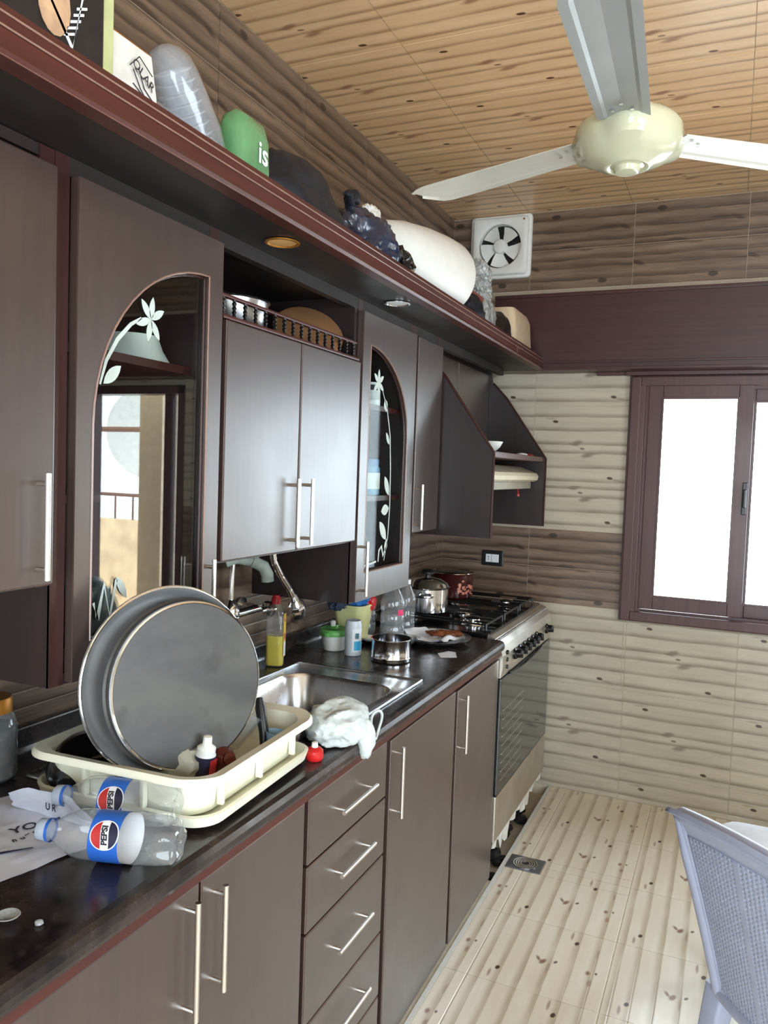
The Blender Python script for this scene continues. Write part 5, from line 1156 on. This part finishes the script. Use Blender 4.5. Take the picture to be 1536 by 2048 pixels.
m = MB(); m.lathe([(.001, -.01), (.045, .0), (.080, .06), (.104, .16), (.122, .30), (.130, .42), (.131, .50), (.129, .512), (.118, .518), (.001, .518)], (0, 0, .129), 56, A); m.build('bin_body', 'white', t)
blob((.0, .0, .205), (.024, .034, .026), 91, .5, 2.2, 4, wrinkle=.12).build('knot', 'whitepl', t)
o = blob((.40, 2.83, TZ + .045), (.06, .085, .072), 61, .3, 1.8, 4, flat=TZ + .001, wrinkle=.1).build('small_black_bag', 'blackbag'); tag(o, 'small dark bag right of the white container under the red-topped packet', 'bag')
o = MB().box(.34, .42, 2.76, 2.98, 0, .022, .004).build('red_packet', plain('brick_red_packet', srgb(128, 62, 54), .5)); o.location = (0, .02, TZ + .118); o.rotation_euler = (.0, 0, 0); tag(o, 'dark red flat packet lying on the small dark bag', 'packet')
t = thing('clear_bag', 'clear knotted plastic bag beside the exhaust fan on the cornice shelf', 'bag')
blob((.405, 3.01, TZ + .055), (.045, .080, .085), 71, .3, 1.5, 5, flat=TZ + .001, wrinkle=.12).build('bag_body', 'bagclear', t)
blob((.400, 3.01, TZ + .165), (.032, .050, .050), 75, .4, 2.0, 5, wrinkle=.15).build('bag_neck', 'bagclear', t)
blob((.400, 2.97, TZ + .225), (.030, .065, .045), 79, .7, 2.2, 5, wrinkle=.25).build('bag_top', 'bagclear', t)
o = blob((.395, 2.80, TZ + .185), (.035, .060, .032), 83, .6, 2.2, 5, wrinkle=.2).build('film_tuft', 'bagclear'); o.location.z -= .008; tag(o, 'tuft of clear film on the dark red packet, touching the white container', 'bag')
o = blob((.40, 3.24, TZ + .05), (.055, .085, .085), 87, .2, 1.5, 4, flat=TZ + .001).build('round_black_bag', 'black'); tag(o, 'matt black rounded bag between the clear bag and the beige bundle', 'bag')
t = thing('beige_bundle', 'beige film-wrapped block at the window end of the cornice shelf', 'bundle')
m = MB(); m.loft([rr(.39, 3.48, .060, .155, .03, TZ + .001, 6), rr(.39, 3.48, .068, .160, .035, TZ + .03, 6), rr(.385, 3.475, .066, .155, .035, TZ + .150, 6), rr(.385, 3.470, .055, .135, .03, TZ + .178, 6), rr(.385, 3.470, .030, .100, .02, TZ + .184, 6)], (True, True)); m.build('wrapped_block', 'beigewrap', t)
m = MB(); m.tube([(.4601, 3.345 + .014 * math.cos(2 * PI * k / 16), TZ + .022 + .014 * math.sin(2 * PI * k / 16)) for k in range(17)], .003, 6); m.build('twist_tie', 'brownjug', t)

# ------------------------------------------------------------------ plastic chair seen from behind, and covered stool
CC = Vector((1.488, 1.690, 0)); ang = math.atan2(-.70, .72)    # along the back, left to right
t = thing('plastic_chair', 'grey-lilac plastic armchair with a perforated back, seen from behind', 'chair', CC, ang)
# local x along the back (left = -x), local y towards the seat front, z up
def back_pt(u, v):   # u -1..1 across, v 0..1 up
    wd = .185 + .045 * v ** 1.5; bow = .050 * (1 - u * u) 
    z = .40 + .415 * v - .028 * u * u * v
    return Vector((u * wd, -.10 * v + .02 - bow * .6, z))
m = MB()
def strip(f, n, w, th, mm):
    pass
ou = [back_pt(-1, v) for v in [i / 14 for i in range(15)]]
m.tube([back_pt(-1, i / 14) for i in range(15)], [.018] * 12 + [.016, .014, .012], 12)
m.tube([back_pt(1, i / 14) for i in range(15)], [.018] * 12 + [.016, .014, .012], 12)
m.tube([back_pt(-1.03 + 2.06 * i / 24, 1.0) for i in range(25)], [.010] + [.017] * 23 + [.010], 12)
m.tube([back_pt(-1 + 2 * i / 20, .0) for i in range(21)], .016, 12)
m.build('back_frame', 'greyblue', t)
# top roll, flared
m = MB(); up_, dn_ = [], []
N_ = 26; vs = []
for i in range(N_ + 1):
    u = -1.04 + 2.08 * i / N_
    for (v, oy, oz) in ((.88, .004, 0), (.94, -.002, 0), (1.0, -.010, .004), (1.03, -.022, .006), (1.03, -.030, -.002)): vs.append(back_pt(u, v) + Vector((0, oy, oz)))
m.add(vs, [(i * 5 + j, i * 5 + j + 1, (i + 1) * 5 + j + 1, (i + 1) * 5 + j) for i in range(N_) for j in range(4)], True); o = m.build('back_top', 'greyblue', t)
md = o.modifiers.new('thick', 'SOLIDIFY'); md.thickness = .005
# perforated panel: lattice of cells with diamond holes
m = MB(); NU, NV_ = 34, 40; vs = []; fs = []
def pp_(a, b): return back_pt(-.93 + 1.86 * a / NU, .03 + .87 * b / NV_) + Vector((0, -.001, 0))
for a in range(NU):
    for b in range(NV_):
        c0, c1, c2, c3 = pp_(a, b), pp_(a + 1, b), pp_(a + 1, b + 1), pp_(a, b + 1); cen = (c0 + c1 + c2 + c3) / 4
        stripe_ = (a % 12 == 0) 
        k = len(m.v)
        if stripe_ : m.add([c0, c1, c2, c3], [(0, 1, 2, 3)], True); continue
        hs = .56 if (a + b) % 2 == 0 else .40
        mids = [(c0 + c1) / 2, (c1 + c2) / 2, (c2 + c3) / 2, (c3 + c0) / 2]; ins = [cen + (q - cen) * hs for q in mids]
        m.add([c0, c1, c2, c3] + ins, [(0, 1, 4), (1, 5, 4), (1, 2, 5), (2, 6, 5), (2, 3, 6), (3, 7, 6), (3, 0, 7), (0, 4, 7)], True)
o = m.build('back_panel', 'greyblue', t); md = o.modifiers.new('thick', 'SOLIDIFY'); md.thickness = .0035
# side flanges
for s in (-1, 1):
    m = MB(); vs = []
    for i in range(15):
        v = i / 14; p = back_pt(s, v)
        for q in (0, 1, 2): vs.append(p + Vector((s * (-.012 - .010 * q), -.012 + .016 * q, 0)))
    m.add(vs, [(i * 3 + j, i * 3 + j + 1, (i + 1) * 3 + j + 1, (i + 1) * 3 + j) for i in range(14) for j in range(2)], True); o = m.build('side_flange', 'greyblue', t); md = o.modifiers.new('thick', 'SOLIDIFY'); md.thickness = .004
m = MB(); m.loft([rr(0, .215, .215, .205, .05, .395, 8), rr(0, .215, .225, .212, .055, .402, 8), rr(0, .215, .225, .212, .055, .420, 8), rr(0, .215, .20, .19, .05, .414, 8), rr(0, .215, .05, .05, .02, .408, 8)], (True, True)); m.build('seat', 'greyblue', t)
for (x, y) in ((-.20, .04), (.20, .04), (-.205, .39), (.205, .39)):
    m = MB(); ox, oy = (.03 if x > 0 else -.03), (-.05 if y < .1 else .03)
    m.loft([rr(x, y, .026, .026, .008, .402, 4), rr(x + ox * .5, y + oy * .5, .022, .022, .008, .2, 4), rr(x + ox, y + oy, .018, .018, .007, .001, 4)], (True, True)); m.build('leg', 'greyblue', t)
for s in (-1, 1):
    m = MB(); m.tube([(s * .205, -.02, .60), (s * .232, .08, .615), (s * .240, .22, .612), (s * .235, .36, .60), (s * .222, .400, .56), (s * .212, .40, .42)], [.014, .018, .022, .020, .016, .014], 12); m.build('armrest', 'greyblue', t)
# covered stool by the window wall
t = thing('covered_stool', 'low square stool under a white cloth, beyond the plastic chair', 'stool', (1.60, 2.46, 0))
m = MB(); m.loft([rr(0, 0, .252, .172, .05, .30, 8), rr(0, 0, .246, .166, .05, .42, 8), rr(0, 0, .243, .163, .05, .462, 8), rr(0, 0, .230, .150, .045, .472, 8)], (False, True)); m.build('cloth_cover', 'paper', t)
for x in (-.2, .2):
    for y in (-.12, .12): MB().box(x - .018, x + .018, y - .018, y + .018, .001, .46, .003).build('leg', 'whitepl', t)
